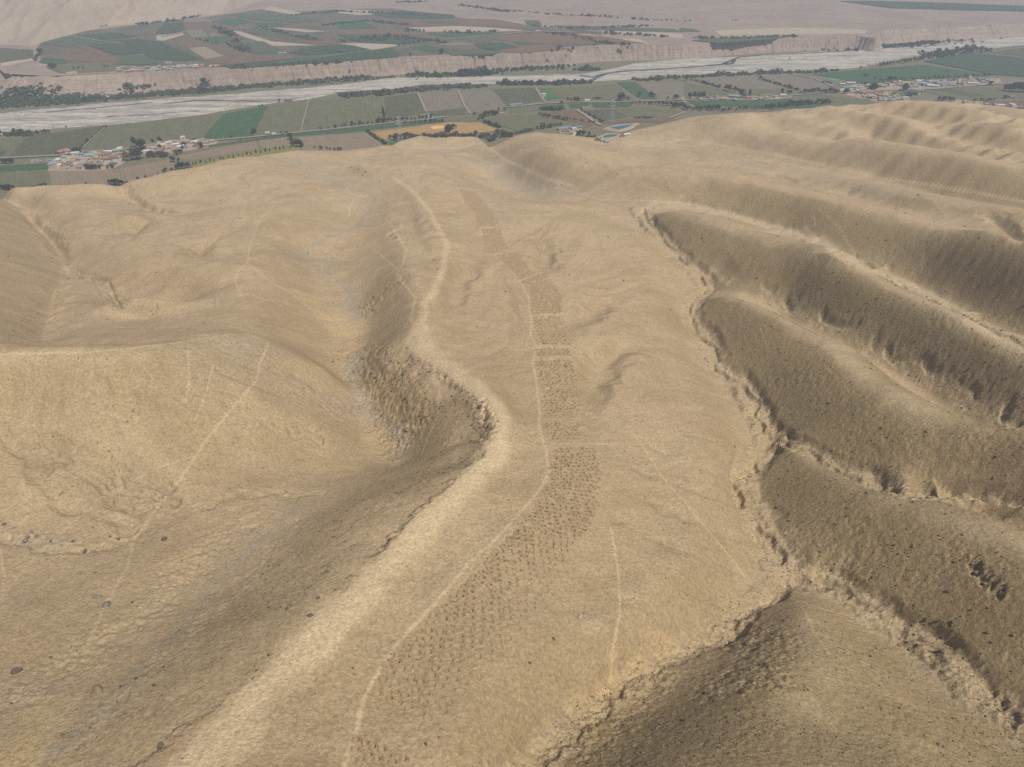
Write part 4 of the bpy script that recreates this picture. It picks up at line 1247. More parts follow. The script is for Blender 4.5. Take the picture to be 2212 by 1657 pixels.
def link(name, me, parent=None, loc=None, rot=None, sc=None):
    o = bpy.data.objects.new(name, me); COL.objects.link(o)
    if parent: o.parent = parent
    if loc is not None: o.location = loc
    if rot is not None: o.rotation_euler = rot
    if sc is not None: o.scale = sc
    return o

def copy_tree(o, parent=None):
    c = o.copy(); COL.objects.link(c)
    if parent: c.parent = parent
    for ch in list(o.children): copy_tree(ch, c)
    return c

def tri_mesh(name, V, F, mat, n):
    """fast mesh from numpy arrays; F has n corners per face"""
    me = bpy.data.meshes.new(name)
    me.vertices.add(len(V)); me.vertices.foreach_set("co", np.asarray(V, np.float32).ravel())
    F = np.asarray(F, np.int32)
    me.loops.add(F.size); me.loops.foreach_set("vertex_index", F.ravel())
    me.polygons.add(len(F)); me.polygons.foreach_set("loop_start", np.arange(0, F.size, n, dtype=np.int32))
    me.update(); me.materials.append(mat)
    return me

def scatter(base_v, base_f, loc, scale, yaw, tilt=None):
    """many copies of a small shape as one array pair"""
    n = len(loc); c, s = np.cos(yaw), np.sin(yaw)
    V = base_v[None] * scale[:, None, :]
    X = V[..., 0] * c[:, None] - V[..., 1] * s[:, None]; Yv = V[..., 0] * s[:, None] + V[..., 1] * c[:, None]
    V = np.stack([X, Yv, V[..., 2]], -1) + loc[:, None, :]
    F = base_f[None] + (np.arange(n) * len(base_v))[:, None, None]
    return V.reshape(-1, 3), F.reshape(-1, base_f.shape[1])

def ico(sub, jit, seed, flat=1.0):
    bm = bmesh.new(); bmesh.ops.create_icosphere(bm, subdivisions=sub, radius=1.0)
    r = random.Random(seed)
    off = [Vector((r.uniform(-1, 1), r.uniform(-1, 1), r.uniform(-1, 1))).normalized() for _ in range(9)]
    cut = [r.uniform(.55, .9) for _ in range(9)]
    for v in bm.verts:
        for d, k in zip(off, cut):                     # chop with random planes: facets
            t = v.co.dot(d)
            if t > k: v.co -= d * (t - k)
        v.co *= 1 + r.uniform(-jit, jit)
        v.co.z *= flat
    V = np.array([v.co[:] for v in bm.verts]); F = np.array([[v.index for v in f.verts] for f in bm.faces])
    bm.free()
    return V, F

# ------------------------------------------------------------------ pits
def pit_material():
    m, nt, b = new_mat("pit_soil")
    co = objcoord(nt)
    geo = nt.nodes.new("ShaderNodeNewGeometry")
    col = mixc(nt, ramp(nt, tex_noise(nt, geo.outputs['Position'], .7, 6, .7), .35, .65), (.285, .208, .118), (.380, .283, .168))
    col = scale_col(nt, col, ramp(nt, tex_noise(nt, geo.outputs['Position'], 4.0, 4, .7), .3, .7, .78, 1.18))
    nt.links.new(col, b.inputs['Base Color'])
    bump(nt, b, tex_noise(nt, geo.outputs['Position'], 3.0, 5, .7), .8, .25)
    return m
M_pit = pit_material()
PR = np.array([0.0, .38, .66, .84, .98, 1.14, 1.34, 1.55])
PZ = np.array([-.78, -.76, -.66, -.08, .25, .17, -.05, -.32])
def pit_shape(seed, na=18):
    r = np.random.default_rng(seed)
    ang = np.arange(na) * 2 * math.pi / na
    wobr = 1 + 0.09 * np.sin(2 * ang + r.uniform(0, 6)) + 0.06 * np.sin(3 * ang + r.uniform(0, 6)) + r.normal(0, .035, na)
    hr = 1 + 0.45 * np.sin(ang + r.uniform(0, 6)) + r.normal(0, .28, na)
    V = [(0, 0, PZ[0])]
    for k in range(1, len(PR)):
        for a in range(na):
            rr = PR[k] * wobr[a] * (1 + r.normal(0, .02))
            z = PZ[k]
            if 3 <= k <= 5: z = z + .13 * (hr[a] - 1) + r.normal(0, .025)
            V.append((rr * math.cos(ang[a]), rr * math.sin(ang[a]), z))
    F = []
    for a in range(na):
        F.append((0, 1 + a, 1 + (a + 1) % na))
    T_ = [tuple(f) for f in F]
    for k in range(len(PR) - 2):
        o1 = 1 + k * na; o2 = o1 + na
        for a in range(na):
            b_ = (a + 1) % na
            T_ += [(o1 + a, o2 + a, o2 + b_), (o1 + a, o2 + b_, o1 + b_)]
    return np.array(V), np.array(T_)
pit_meshes = []
for k in range(10):
    V, F = pit_shape(300 + k)
    me = tri_mesh("pit", V, F, M_pit, 3); me.polygons.foreach_set("use_smooth", np.ones(len(me.polygons), bool))
    pit_meshes.append(me)
dist = np.hypot(pits[:, 0], np.hypot(pits[:, 1], CAMH - pit_z))
size_px = pits[:, 2] * np.clip(pits[:, 3], .5, 1) / dist
order = np.argsort(-size_px)
NIND = 300
eps = 0.7
def normal_at(x, y):
    hx = (H1(x + eps, y) - H1(x - eps, y)) / (2 * eps); hy = (H1(x, y + eps) - H1(x, y - eps)) / (2 * eps)
    return Vector((-float(hx), -float(hy), 1)).normalized()
trail = line_hit(PATHS[0][0], 10, H1)
ylo, yhi = np.quantile(pits[order[:NIND], 1], [0.33, 0.7])
for i in order[:NIND]:
    x, y, r, dpt = pits[i]
    o = link("pit", pit_meshes[i % 10])
    nrm = normal_at(x, y)
    q = nrm.to_track_quat('Z', 'Y')
    q = q @ Euler((0, 0, float(rng.uniform(0, 6.28)))).to_quaternion()
    o.rotation_mode = 'QUATERNION'; o.rotation_quaternion = q
    o.location = (x, y, float(pit_z[i]) + 0.02)
    o.scale = (r, r, 1.0 * min(1.0, 0.35 + 0.65 * dpt))
    near_trail = np.hypot(trail[:, 0] - x, trail[:, 1] - y).min() < 3.6
    if y < 70: lab = "weathered pit of the small separate cluster at the foot of the band"
    elif dpt < .45: lab = "faint half-filled pit in the worn lower right part of the band"
    elif near_trail: lab = "clear stone-rimmed pit " + ("in the lower third of the band, " if y < ylo else "in the middle of the band, " if y < yhi else "farther up the band, ") + "right beside the footpath"
    else: lab = "round sandy pit with a raised rim " + ("in the lowest rows of the band" if y < ylo else "where the band bends downhill" if y < yhi else "in the straight upper rows of the band")
    tag(o, lab, "pit", "pits dug in a band along the ridge")
rest = order[NIND:]
Vs, Fs, base = [], [], 0
shp = [pit_shape(500 + k, 10) for k in range(6)]
for k in range(6):
    idx = rest[k::6]
    if not len(idx): continue
    V0, F0 = shp[k]
    x, y, r, dpt = pits[idx].T
    yaw = rng.uniform(0, 6.28, len(idx))
    lift = 0.04 * (1 - smooth(420, 240, y))
    c, s_ = np.cos(yaw), np.sin(yaw)
    X = x[:, None] + r[:, None] * (V0[None, :, 0] * c[:, None] - V0[None, :, 1] * s_[:, None])
    Yv = y[:, None] + r[:, None] * (V0[None, :, 0] * s_[:, None] + V0[None, :, 1] * c[:, None])
    Z = H1(X, Yv) + V0[None, :, 2] * np.clip(dpt, .4, 1)[:, None] * 1.05 + lift[:, None] + .02
    Vs.append(np.stack([X, Yv, Z], -1).reshape(-1, 3))
    Fs.append((F0[None] + (np.arange(len(idx)) * len(V0))[:, None, None]).reshape(-1, 3) + base)
    base += len(V0) * len(idx)
if Vs:
    me = tri_mesh("distant_pits", np.concatenate(Vs), np.concatenate(Fs), M_pit, 3)
    me.polygons.foreach_set("use_smooth", np.ones(len(me.polygons), bool))
    tag(link("distant_pits", me), "many small pits farther along the band on the ridge", "pits", kind='stuff')

# ------------------------------------------------------------------ boulders and stones
def rock_material(name, c1, c2):
    m, nt, b = new_mat(name)
    co = objcoord(nt)
    col = mixc(nt, ramp(nt, tex_noise(nt, co, 1.6, 6, .7), .38, .62), c1, c2)
    col = mixc(nt, ramp(nt, tex_noise(nt, co, 7, 3, .6), .55, .7, 0, .5), col, (.42, .33, .22))
    nt.links.new(col, b.inputs['Base Color'])
    bump(nt, b, tex_noise(nt, co, 3, 6, .7), .6, .2)
    return m
RK = {'grey': rock_material("grey_rock", (.150, .128, .118), (.215, .185, .168)),
      'dark': rock_material("dark_rock", (.085, .066, .050), (.130, .102, .078)),
      'pale': rock_material("pale_rock", (.330, .290, .245), (.42, .36, .29)),
      'brown': rock_material("brown_rock", (.200, .148, .092), (.270, .205, .130))}
boulder_me = {}
for kname, mat in RK.items():
    for v in range(3):
        V, F = ico(3, .03, 40 + v, .72)
        boulder_me[kname, v] = tri_mesh("boulder", V, F, mat, 3)
BOULD = [
 (231,1307,2.5,'grey',"large round boulder with a sandy light top beside the left footpath"),
 (212,1290,2.2,'grey',"large grey boulder just up left of the sandy topped boulder"),
 (355,1166,1.9,'dark',"dark flat boulder alone on the open slope right of the footpath"),
 (281,1241,1.1,'grey',"small grey boulder between the footpath and the flat dark boulder"),
 (183,1192,1.6,'dark',"dark boulder at the right end of the rocky gully on the left"),
 (158,1170,1.2,'dark',None),(80,1160,1.6,'grey',None),(60,1160,1.3,'grey',None),(55,1170,1.7,'grey',None),(9,1133,1.2,'dark',None),(28,1142,1.0,'grey',None),(68,1150,1.1,'grey',None),(110,1170,.9,'dark',None),
 (37,1450,2.4,'dark',"long dark rock slab at the lower left edge by the wash"),(50,1432,1.0,'brown',"small reddish brown rock just above the long dark slab"),
 (212,1494,3.0,'brown',"wide flat pinkish rock on the wash floor at lower left"),
 (722,1160,1.2,'dark',None),(687,1292,1.1,'dark',None),(706,1236,1.2,'dark',None),(178,1615,1.1,'brown',None),(206,1238,.8,'dark',None),(238,1160,1.0,'dark',None),(256,1165,1.0,'dark',None),(201,1140,.9,'grey',None),(126,1382,1.0,'grey',None),(110,1420,.7,'dark',None),(671,1330,1.2,'dark',None),(345,1612,1.3,'dark',None),(621,1316,.9,'dark',None),(449,1005,.7,'dark',None),(285,1302,.8,'dark',None),(345,1265,.7,'brown',None),(393,1211,.6,'dark',None),(130,1069,.7,'dark',None),
 (1253,1332,1.5,'pale',"pale grey rock lying on the open slope right of the band"),(1196,1380,.9,'dark',"small dark rock on the slope below the pale grey rock"),(1144,1432,.8,'dark',"small dark rock on the slope right of the faint lower pits"),(879,1223,.7,'brown',"small brown rock on the light ridge left of the band"),(1100,1080,.8,'brown',"small rock beside the footpath left of the band"),(920,1608,.8,'dark',"lone dark stone on the slope near the bottom, right of the path"),
 (1797,1231,1.1,'dark',None),(2048,1278,1.1,'dark',None),(1579,1408,1.2,'dark',None),(1644,1439,1.3,'dark',None),(1612,1393,1.0,'dark',None),(1640,1403,1.3,'dark',None),(1589,1341,1.0,'dark',None),(1724,959,1.4,'dark',None),(1770,1192,1.0,'dark',None),(2133,1366,1.0,'dark',None),(2057,1345,1.2,'dark',None),(2000,1341,1.0,'dark',None),(2099,1318,.9,'dark',None),(2035,1407,1.6,'dark',None),(1525,1498,1.1,'dark',None),(1594,1533,1.0,'dark',None),(1694,1341,.8,'dark',None),(1973,1181,1.2,'brown',None),(2101,1215,1.8,'brown',None),(2110,1238,1.6,'brown',None),(2128,1261,1.5,'brown',None),
 (876,860,2.0,'dark',None),(871,809,1.7,'dark',None),(803,803,1.9,'brown',None),(810,816,1.5,'dark',None),(1038,880,2.0,'dark',None),(987,835,1.2,'dark',None),(887,786,1.6,'brown',None),(907,899,1.5,'dark',None),(1018,954,1.4,'dark',None),(1050,905,1.2,'dark',None),(1056,920,1.3,'dark',None),(950,882,1.0,'dark',None),(864,950,1.6,'brown',None),(880,930,1.4,'brown',None),(822,835,1.4,'brown',None),(845,780,1.3,'dark',None),
 (790,372,2.6,'dark',None),(775,366,2.2,'dark',None),(760,362,2.0,'dark',None),(783,378,2.4,'dark',None),(820,392,2.0,'dark',None),
]
def zone(px, py):
    if px < 320 and py < 1240: return "in the rocky gully at the left"
    if px < 480: return "on the left slope above the wash"
    if py < 420: return "on the small dark crag near the valley edge"
    if px < 1100 and py < 1000: return "on the steep scarp under the ridge bend"
    if px < 1100: return "on the long scarp below the light ridge"
    if px < 1720 and py > 1300: return "on the shaded slope at the bottom right"
    return "on the dark slope right of the main gully"
bx, by = np.array([b[0] for b in BOULD], float), np.array([b[1] for b in BOULD], float)
BP = H2.hit(bx, by)
for i, (px, py, d, kd, lab) in enumerate(BOULD):
    o = link("boulder", boulder_me[kd, i % 3])
    r = d / 2
    o.location = (BP[i, 0], BP[i, 1], float(H2(BP[i, 0], BP[i, 1])) + r * .22)
    o.rotation_euler = (random.uniform(-.25, .25), random.uniform(-.25, .25), random.uniform(0, 6.28))
    o.scale = (r * random.uniform(.9, 1.25), r * random.uniform(.75, 1.05), r * random.uniform(.8, 1.1))
    big = "large" if d > 1.45 else "small" if d < 1.0 else "mid-sized"
    tag(o, lab or f"{big} {kd} boulder {zone(px, py)}", "boulder", "boulders lying on the slopes")

def pick_cells(weight, n):
    """random points on the grid, weighted, with weight per vertex scaled to equal picture density"""
    w = (weight * (hillw > .5)).ravel(); w = w / w.sum()
    k = rng.choice(len(w), n, p=w)
    i, j = k // NC, k % NC
    i = np.clip(i + rng.uniform(-.5, .5, n), 0, NR - 1.01); j = np.clip(j + rng.uniform(-.5, .5, n), 0, NC - 1.01)
    y = np.interp(i, np.arange(NR), YR); x = (j / (NC - 1) * 2 - 1) * np.interp(i, np.arange(NR), WR)
    return x, y
edge_w = scarp * np.exp(-near_sc / 9.0) * 2.2
rubble_n = smooth(0.05, 0.5, fbm(GX / 17, GY / 17, 3, 201))
wst = 1.0 * edge_w + 0.35 * scarp + 0.45 * np.maximum(inc_mask, floor_mask) + rock * right * (0.08 + 0.9 * rubble_n) * smooth(700, 150, GY) + 0.06 * right + 0.09 + 1.0 * outcrop + .6 * rubble + 0.25 * rubble_n * smooth(0.2, .6, gray + yellow)
ns = 34000
x, y = pick_cells(wst, ns)
dd_ = np.hypot(np.hypot(x, y), 150)
sz = np.clip(rng.lognormal(-1.55, .55, ns), .07, .95) * np.clip(dd_ / 260, .55, 1.8)
parts_v, parts_f, base = [], [], 0
for k in range(5):
    V0, F0 = ico(1, .12, 70 + k, .75)
    idx = np.arange(k, ns, 5)
    loc = np.stack([x[idx], y[idx], H2(x[idx], y[idx]) + sz[idx] * .18], -1)
    sc = sz[idx][:, None] * rng.uniform(.6, 1.2, (len(idx), 3)) * .6
    V, F = scatter(V0, F0, loc, sc, rng.uniform(0, 6.28, len(idx)))
    parts_v.append(V); parts_f.append(F + base); base += len(V)
me = tri_mesh("stones", np.concatenate(parts_v), np.concatenate(parts_f), rock_material("field_stone", (.165, .125, .085), (.275, .210, .138)), 3)
tag(link("stones", me), "countless small stones strewn over slopes and washes", "stones", kind='stuff')
nd = 9000
x, y = pick_cells(1.6 * edge_w + .30 * scarp + .8 * outcrop + rock * right * (.22 + .5 * rubble_n) * smooth(600, 150, GY) + .25 * floor_mask + .006, nd)
dd_ = np.hypot(np.hypot(x, y), 150)
sz = np.clip(rng.lognormal(-1.15, .5, nd), .15, 1.1) * np.clip(dd_ / 260, .6, 1.5)
Vs, Fs, base = [], [], 0
for k in range(4):
    V0, F0 = ico(1, .14, 170 + k, .85)
    idx = np.arange(k, nd, 4)
    loc = np.stack([x[idx], y[idx], H2(x[idx], y[idx]) + sz[idx] * .15], -1)
    V, F = scatter(V0, F0, loc, sz[idx][:, None] * rng.uniform(.6, 1.2, (len(idx), 3)) * .55, rng.uniform(0, 6.28, len(idx)))
    Vs.append(V); Fs.append(F + base); base += len(V)
tag(link("stones", tri_mesh("stones", np.concatenate(Vs), np.concatenate(Fs), rock_material("dark_stone", (.060, .047, .036), (.105, .082, .060)), 3)), "dark stones strewn along the scarp and the shaded slopes", "stones", kind='stuff')
print("pits, stones", round(time.time() - T0, 1))

# ------------------------------------------------------------------ trees
def leaf_material(name, c1, c2):
    m, nt, b = new_mat(name)
    oi = nt.nodes.new("ShaderNodeObjectInfo")
    geo = nt.nodes.new("ShaderNodeNewGeometry")
    col = mixc(nt, ramp(nt, tex_noise(nt, geo.outputs['Position'], .45, 4, .7), .3, .7), c1, c2)
    col = scale_col(nt, col, ramp(nt, oi.outputs['Random'], 0, 1, .75, 1.25))
    nt.links.new(col, b.inputs['Base Color'])
    b.inputs['Roughness'].default_value = .8
    return m
LM = {'dark': leaf_material("dark_foliage", (.034, .050, .028), (.058, .076, .040)),
      'grey': leaf_material("grey_green_foliage", (.060, .070, .044), (.092, .098, .060)),
      'lime': leaf_material("yellow_green_foliage", (.110, .115, .032), (.150, .145, .045)),
      'dry': leaf_material("dry_brown_foliage", (.110, .080, .048), (.085, .082, .045)),
      'green': leaf_material("green_foliage", (.042, .075, .030), (.065, .095, .04))}
M_bark, nt, b = new_mat("bark"); b.inputs['Base Color'].default_value = (.13, .095, .065, 1)

def leaves(clumps, n, size, seed):
    """n leaf cards spread through the volumes of the clumps (x,y,z,rx,ry,rz)"""
    r = np.random.default_rng(seed)
    C = np.array(clumps, float)
    k = r.choice(len(C), n, p=(C[:, 3] * C[:, 4] * C[:, 5]) / (C[:, 3] * C[:, 4] * C[:, 5]).sum())
    d = r.normal(0, 1, (n, 3)); d /= np.linalg.norm(d, axis=1)[:, None]
    rad = r.uniform(.45, 1.05, n) ** .6
    c = C[k, :3] + d * rad[:, None] * C[k, 3:]
    u = r.normal(0, 1, (n, 3)); u /= np.linalg.norm(u, axis=1)[:, None]
    v = np.cross(u, r.normal(0, 1, (n, 3))); v /= np.linalg.norm(v, axis=1)[:, None]
    s = size * r.uniform(.6, 1.3, n)[:, None]
    V = np.stack([c - u * s - v * s * .6, c + u * s - v * s * .6, c + u * s * .7 + v * s * .8, c - u * s * .7 + v * s * .8], 1).reshape(-1, 3)
    F = np.arange(n * 4).reshape(-1, 4)
    return V, F

def trunk_mesh(h, r0, limbs, seed):
    rr = random.Random(seed)
    V, F = [], []
    def tube(p, q, a, b_):
        n = 6; base = len(V)
        d = (Vector(q) - Vector(p)).normalized(); u = d.orthogonal().normalized(); w = d.cross(u)
        for c, rad in ((p, a), (q, b_)):
            for k in range(n):
                t = 2 * math.pi * k / n
                V.append(tuple(Vector(c) + u * rad * math.cos(t) + w * rad * math.sin(t)))
        for k in range(n): F.append((base + k, base + (k + 1) % n, base + n + (k + 1) % n, base + n + k))
    top = (rr.uniform(-.03, .03), rr.uniform(-.03, .03), h)
    tube((0, 0, -.06), top, r0, r0 * .6)
    for k in range(limbs):
        a = rr.uniform(0, 6.28); L = rr.uniform(.2, .35)
        tube((top[0], top[1], h * rr.uniform(.7, 1)), (math.cos(a) * L, math.sin(a) * L, h + rr.uniform(.15, .35)), r0 * .5, r0 * .2)
    return mesh_from("trunk", V, F, M_bark, True)

def tree_kind(kind, leaf, seed):
    """unit-height tree (1 m) > trunk, crown"""
    r = random.Random(seed)
    cl = []
    if kind == 'round':
        for _ in range(11):
            a = r.uniform(0, 6.28); d = r.uniform(.05, .34); z = r.uniform(.38, .82)
            s = r.uniform(.13, .22) * (1.1 - .5 * abs(z - .55)); cl.append((math.cos(a) * d, math.sin(a) * d, z, s * 1.15, s * 1.15, s))
        n, sz, h, r0 = 420, .055, .42, .035
    elif kind == 'tall':
        for _ in range(9):
            a = r.uniform(0, 6.28); z = r.uniform(.38, .9); d = r.uniform(0, .16) * (1.2 - z * .6)
            s = r.uniform(.09, .15); cl.append((math.cos(a) * d, math.sin(a) * d, z, s, s, s * 1.3))
        n, sz, h, r0 = 330, .042, .5, .022
    elif kind == 'poplar':
        for k in range(7):
            z = .16 + k * .12; s = .13 * math.sin(math.pi * min(1, (z + .12) / 1.12)) + .02
            cl.append((r.uniform(-.02, .02), r.uniform(-.02, .02), z, s, s, .11))
        n, sz, h, r0 = 260, .045, .3, .025
    else:                                               # bush
        for _ in range(7):
            a = r.uniform(0, 6.28); d = r.uniform(0, .55); s = r.uniform(.28, .42)
            cl.append((math.cos(a) * d, math.sin(a) * d, r.uniform(.25, .6), s, s, s * .85))
        n, sz, h, r0 = 260, .11, .3, .04
    root = bpy.data.objects.new({'round': 'broadleaf_tree', 'tall': 'eucalyptus_tree', 'poplar': 'poplar_tree', 'bush': 'bush'}[kind], None)
    V, F = leaves(cl, n, sz, seed)
    return root, tri_mesh("crown", V, F, LM[leaf], 4), trunk_mesh(h, r0, 4 if kind == 'round' else 2, seed)

PROTO = {}
def plant(kind, leaf, P, h, w, label, group, with_parts=True):
    key = (kind, leaf, random.randrange(2))
    if key not in PROTO: PROTO[key] = tree_kind(kind, leaf, 900 + len(PROTO))
    root, crown, trunk = PROTO[key]
    o = bpy.data.objects.new(root.name.split('.')[0], None); COL.objects.link(o)
    o.empty_display_size = .5
    o.location = P; o.scale = (w, w, h); o.rotation_euler = (0, 0, random.uniform(0, 6.28))
    link("crown", crown, o); link("trunk", trunk, o)
    cat = {'round': 'tree', 'tall': 'tree', 'poplar': 'tree', 'bush': 'bush'}[kind]
    tag(o, label, cat, group)
    return o

def ground_at(px, py, level):
    if level == 'hill':
        return H2.hit(px, py)[0]
    return at_z([px], [py], level)[0]
def conv(src, x, y):
    return (x / 3.0 + {1: 0, 2: 737, 3: 1475}[src], y / 3.0)
ntree = 0
QUEUE = []
def trees(src, lst, kind, leaf, label, group, level=0.0, wf=1.0):
    global ntree
    for x, y, h in lst:
        px, py = conv(src, x, y)
        P = ground_at(px, py, level)
        dep = P[1] * CP + (CAMH - P[2]) * SP
        hm = max(1.8, h / 3.0 * dep / FPX * 1.08) * random.uniform(.92, 1.08)
        a = (kind, leaf, P, hm, hm * wf * random.uniform(.85, 1.15), label, group)
        if kind == 'round': QUEUE.append((hm / dep, a))
        else: plant(*a)
        ntree += 1
def row(x0, y0, x1, y1, n, h, jit=2.0):
    return [(x0 + (x1 - x0) * (i + random.uniform(-.3, .3)) / max(1, n - 1), y0 + (y1 - y0) * i / max(1, n - 1) + random.uniform(-jit, jit), h * random.uniform(.7, 1.3)) for i in range(n)]

# beside the left village
trees(1, [(935,965,68)], 'round', 'green', "big dense green tree behind the left village, beside a tall dark tree", "trees of the left village")
trees(1, [(880,955,72)], 'tall', 'dark', "tall dark tree left of the big dense green tree", "trees of the left village")
trees(1, [(890,1035,92)], 'round', 'grey', "largest grey-green round tree in the middle of the left village", "trees of the left village")
trees(1, [(825,1045,58)], 'round', 'lime', "yellowish green round tree left of the largest village tree", "trees of the left village")
trees(1, [(990,930,30),(1040,925,40),(1040,968,30),(1195,945,26),(1260,918,22),(1305,962,42),(1185,965,22)], 'round', 'dark', "dark tree between houses at the right end of the left village", "trees of the left village")
trees(1, [(985,1012,36),(1010,1018,40),(1035,1015,36),(1060,1022,44),(1085,1012,30),(1145,1005,36),(1172,995,34),(965,1020,34),(1075,1015,30)], 'round', 'grey', "grey-green tree in the row in front of the right houses of the left village", "trees of the left village")
trees(1, [(575,1098,34),(600,1100,36),(625,1098,34),(650,1096,30),(730,1092,30),(700,1095,24),(560,1092,30)], 'round', 'dark', "dark tree on the front edge of the left village", "trees of the left village")
trees(1, [(480,990,30),(500,985,34),(515,990,28)], 'round', 'dark', "dark tree behind the red roofed house", "trees of the left village")
trees(1, [(22,1060,32),(45,1062,36),(70,1060,34),(88,1058,28)], 'round', 'dark', "dark tree in the clump at the far left field edge", "trees at the left edge")
trees(1, [(15,1228,36),(40,1232,40),(65,1232,42),(88,1230,34)], 'round', 'dark', "dark tree in the clump just behind the left hill crest", "trees at the left edge")
trees(1, [(262,1215,26),(280,1220,34),(298,1214,28),(215,1222,20),(237,1222,20)], 'round', 'dark', "dark tree behind the hill crest right of the left clump", "trees at the left edge")
trees(1, [(712,1196,34),(735,1198,40),(755,1200,44),(780,1203,44),(800,1200,36),(825,1202,30)], 'tall', 'dark', "slender dark tree in the thick clump behind the left hill crest", "trees behind the left hills", wf=1.6)
trees(1, [(895,1172,30),(900,1176,24),(948,1158,26),(938,1165,20),(560,1198,20),(1025,1128,16),(1062,1118,24),(1075,1115,30),(1115,1110,26),(1148,1100,36),(1165,1098,46),(1180,1096,50),(1195,1094,46),(1215,1088,40),(1228,1085,34)], 'tall', 'dark', "dark tree standing along the foot of the left hills", "trees behind the left hills", wf=1.4)
trees(1, [(1118,1052,44),(1130,1050,34),(1160,1056,30)], 'tall', 'grey', "pale leaning tree between two ploughed fields", "trees between the fields", wf=1.5)
trees(1, [(1245 + i * 30 + random.uniform(-7, 7), 1066 - i * 5.2 + (6 if i % 2 else 0), random.uniform(16, 26)) for i in range(22)], 'poplar', 'dark', "small dark cypress in the line along the yellow-green strip", "cypress line on the yellow-green strip", wf=1.3)
trees(1, [(1885,905,46),(1890,930,44),(1900,945,36),(1925,950,44),(1945,952,52),(1960,955,36)], 'tall', 'dark', "dark tree in the clump at the end of the yellow-green strip", "trees in the strip-end clump", wf=1.5)
trees(1, [(1905,935,36)], 'round', 'lime', "yellow-green tree in the clump at the end of the strip", "trees in the strip-end clump")
trees(1, [(2080,968,26),(2120,968,16),(2140,970,16),(2170,975,20),(2195,978,26),(2210,975,20),(2040,962,16)], 'round', 'dark', "dark tree on the far edge of the hill crest below a ploughed field", "trees along the hill foot")
trees(1, [(1500,898,18),(1560,912,16),(1650,862,30),(1820,868,16),(1835,878,14),(1860,868,18),(2080,842,20),(2130,838,18),(2175,832,26),(1640,868,24)], 'round', 'dark', "dark round tree beside the valley road", "trees along the valley road")
trees(1, [(690,825,16),(675,830,16),(660,842,14),(645,855,14),(625,875,14),(600,895,14),(570,920,22),(560,930,18),(540,950,18),(525,965,20)], 'round', 'dark', "bush in the hedge between the dark and the light olive field", "bushes of the field hedge")
trees(1, [(280,868,24),(300,864,26),(320,862,24),(430,828,14)], 'round', 'dry', "brownish tree on the near bank of the river at the left", "trees on the river bank")
trees(1, [(1700,690,18),(1680,694,14),(1810,662,20),(1850,660,14),(1862,660,14),(1874,660,14),(1888,658,14)], 'round', 'dark', "dark tree on the near river bank above the dark green field", "trees on the river bank")
# middle
trees(2, row(10,820,230,800,9,22) + row(250,798,580,768,14,26) + [(275,800,36)], 'round', 'dark', "dark tree in the row along the valley road", "trees along the valley road")
trees(2, [(272,735,50),(280,768,60)], 'poplar', 'dark', "tall dark poplar pair between two olive fields", "trees between the fields")
trees(2, row(905,765,1010,742,7,30) + [(870,742,18),(860,744,16),(1020,720,22),(1060,718,22),(890,785,26),(915,780,24)], 'round', 'dark', "dark tree left of the round light olive field", "trees around the olive field")
trees(2, [(705,880,78)], 'round', 'dark', "largest round dark tree beside the ochre field", "trees of the ochre field hedge")
trees(2, row(320,905,690,905,18,34,6) , 'round', 'dry', "brown leafless tree in the thicket in front of the ochre field", "thicket of the ochre field")
trees(2, row(660,900,1110,885,24,34,8) + row(1000,865,1100,880,6,26), 'round', 'grey', "grey-green tree in the grove between ochre field and hill", "grove at the hill foot")
trees(2, row(420,800,660,792,10,20) , 'round', 'dark', "dark bush on the far edge of the ochre field", "bushes of the ochre field")
trees(2, row(172,858,280,932,12,16,1), 'bush', 'dark', "bush of the straight hedge left of the ochre field", "straight hedge bushes")
trees(2, row(935,795,1028,828,9,18,1), 'bush', 'dark', "bush of the hedge at the right end of the ochre field", "right hedge bushes")
trees(2, row(1285,715,1425,718,9,26), 'tall', 'dark', "dark tree in the row behind the rust vineyard", "trees around the vineyard", wf=1.6)
trees(2, row(1290,752,1460,782,12,22) + row(1440,770,1640,800,10,14), 'round', 'dark', "dark tree along the near edge of the rust vineyard", "trees around the vineyard")
trees(2, [(1296,838,44),(1314,836,46)], 'poplar', 'dark', "tall thin poplar of the pair beside the round olive field", "poplar pair")
trees(2, row(1140,870,1240,850,8,22) + row(1330,830,1420,815,6,22) + [(1270,838,24)], 'round', 'grey', "grey-green bush beside the round olive field", "trees around the olive field")
trees(2, [(1535,878,30),(1548,874,36),(1565,880,40),(1580,872,30),(1607,880,30),(1525,868,22)], 'tall', 'dark', "slender dark tree beside the blue roofed farm", "trees of the farm", wf=1.5)
trees(2, row(1590,892,1640,888,5,14), 'bush', 'green', "low green bush by the small pond", "bushes by the ponds")
trees(2, row(1970,890,2065,882,7,20,6), 'bush', 'green', "green bush on the bare ground right of the ponds", "bushes right of the ponds")
trees(2, [(965,918,26),(985,912,18),(945,905,14)], 'bush', 'dark', "dark bush on the bare hill foot", "bushes on the hill foot")
trees(2, [(1468,655,24),(1530,662,34),(1512,660,26),(1428,680,26),(1490,660,20),(1560,655,20)], 'round', 'dark', "dark tree in the row beside the valley road", "trees along the valley road")
trees(2, [(1815,655,52),(1800,655,40)], 'round', 'grey', "large grey-green tree beside the road between fields", "tall field trees")
trees(2, [(1858,648,26),(1930,628,34),(2005,625,32),(2030,630,24),(2015,630,28),(2115,645,22),(2160,642,32),(2175,645,36)], 'tall', 'dark', "slender dark tree at the edge of the bright green field", "tall field trees", wf=1.5)
trees(2, row(1890,672,2212,690,14,22) + row(2150,700,2205,690,4,30), 'round', 'dark', "dark tree in the row on the near side of the valley road", "trees along the valley road")
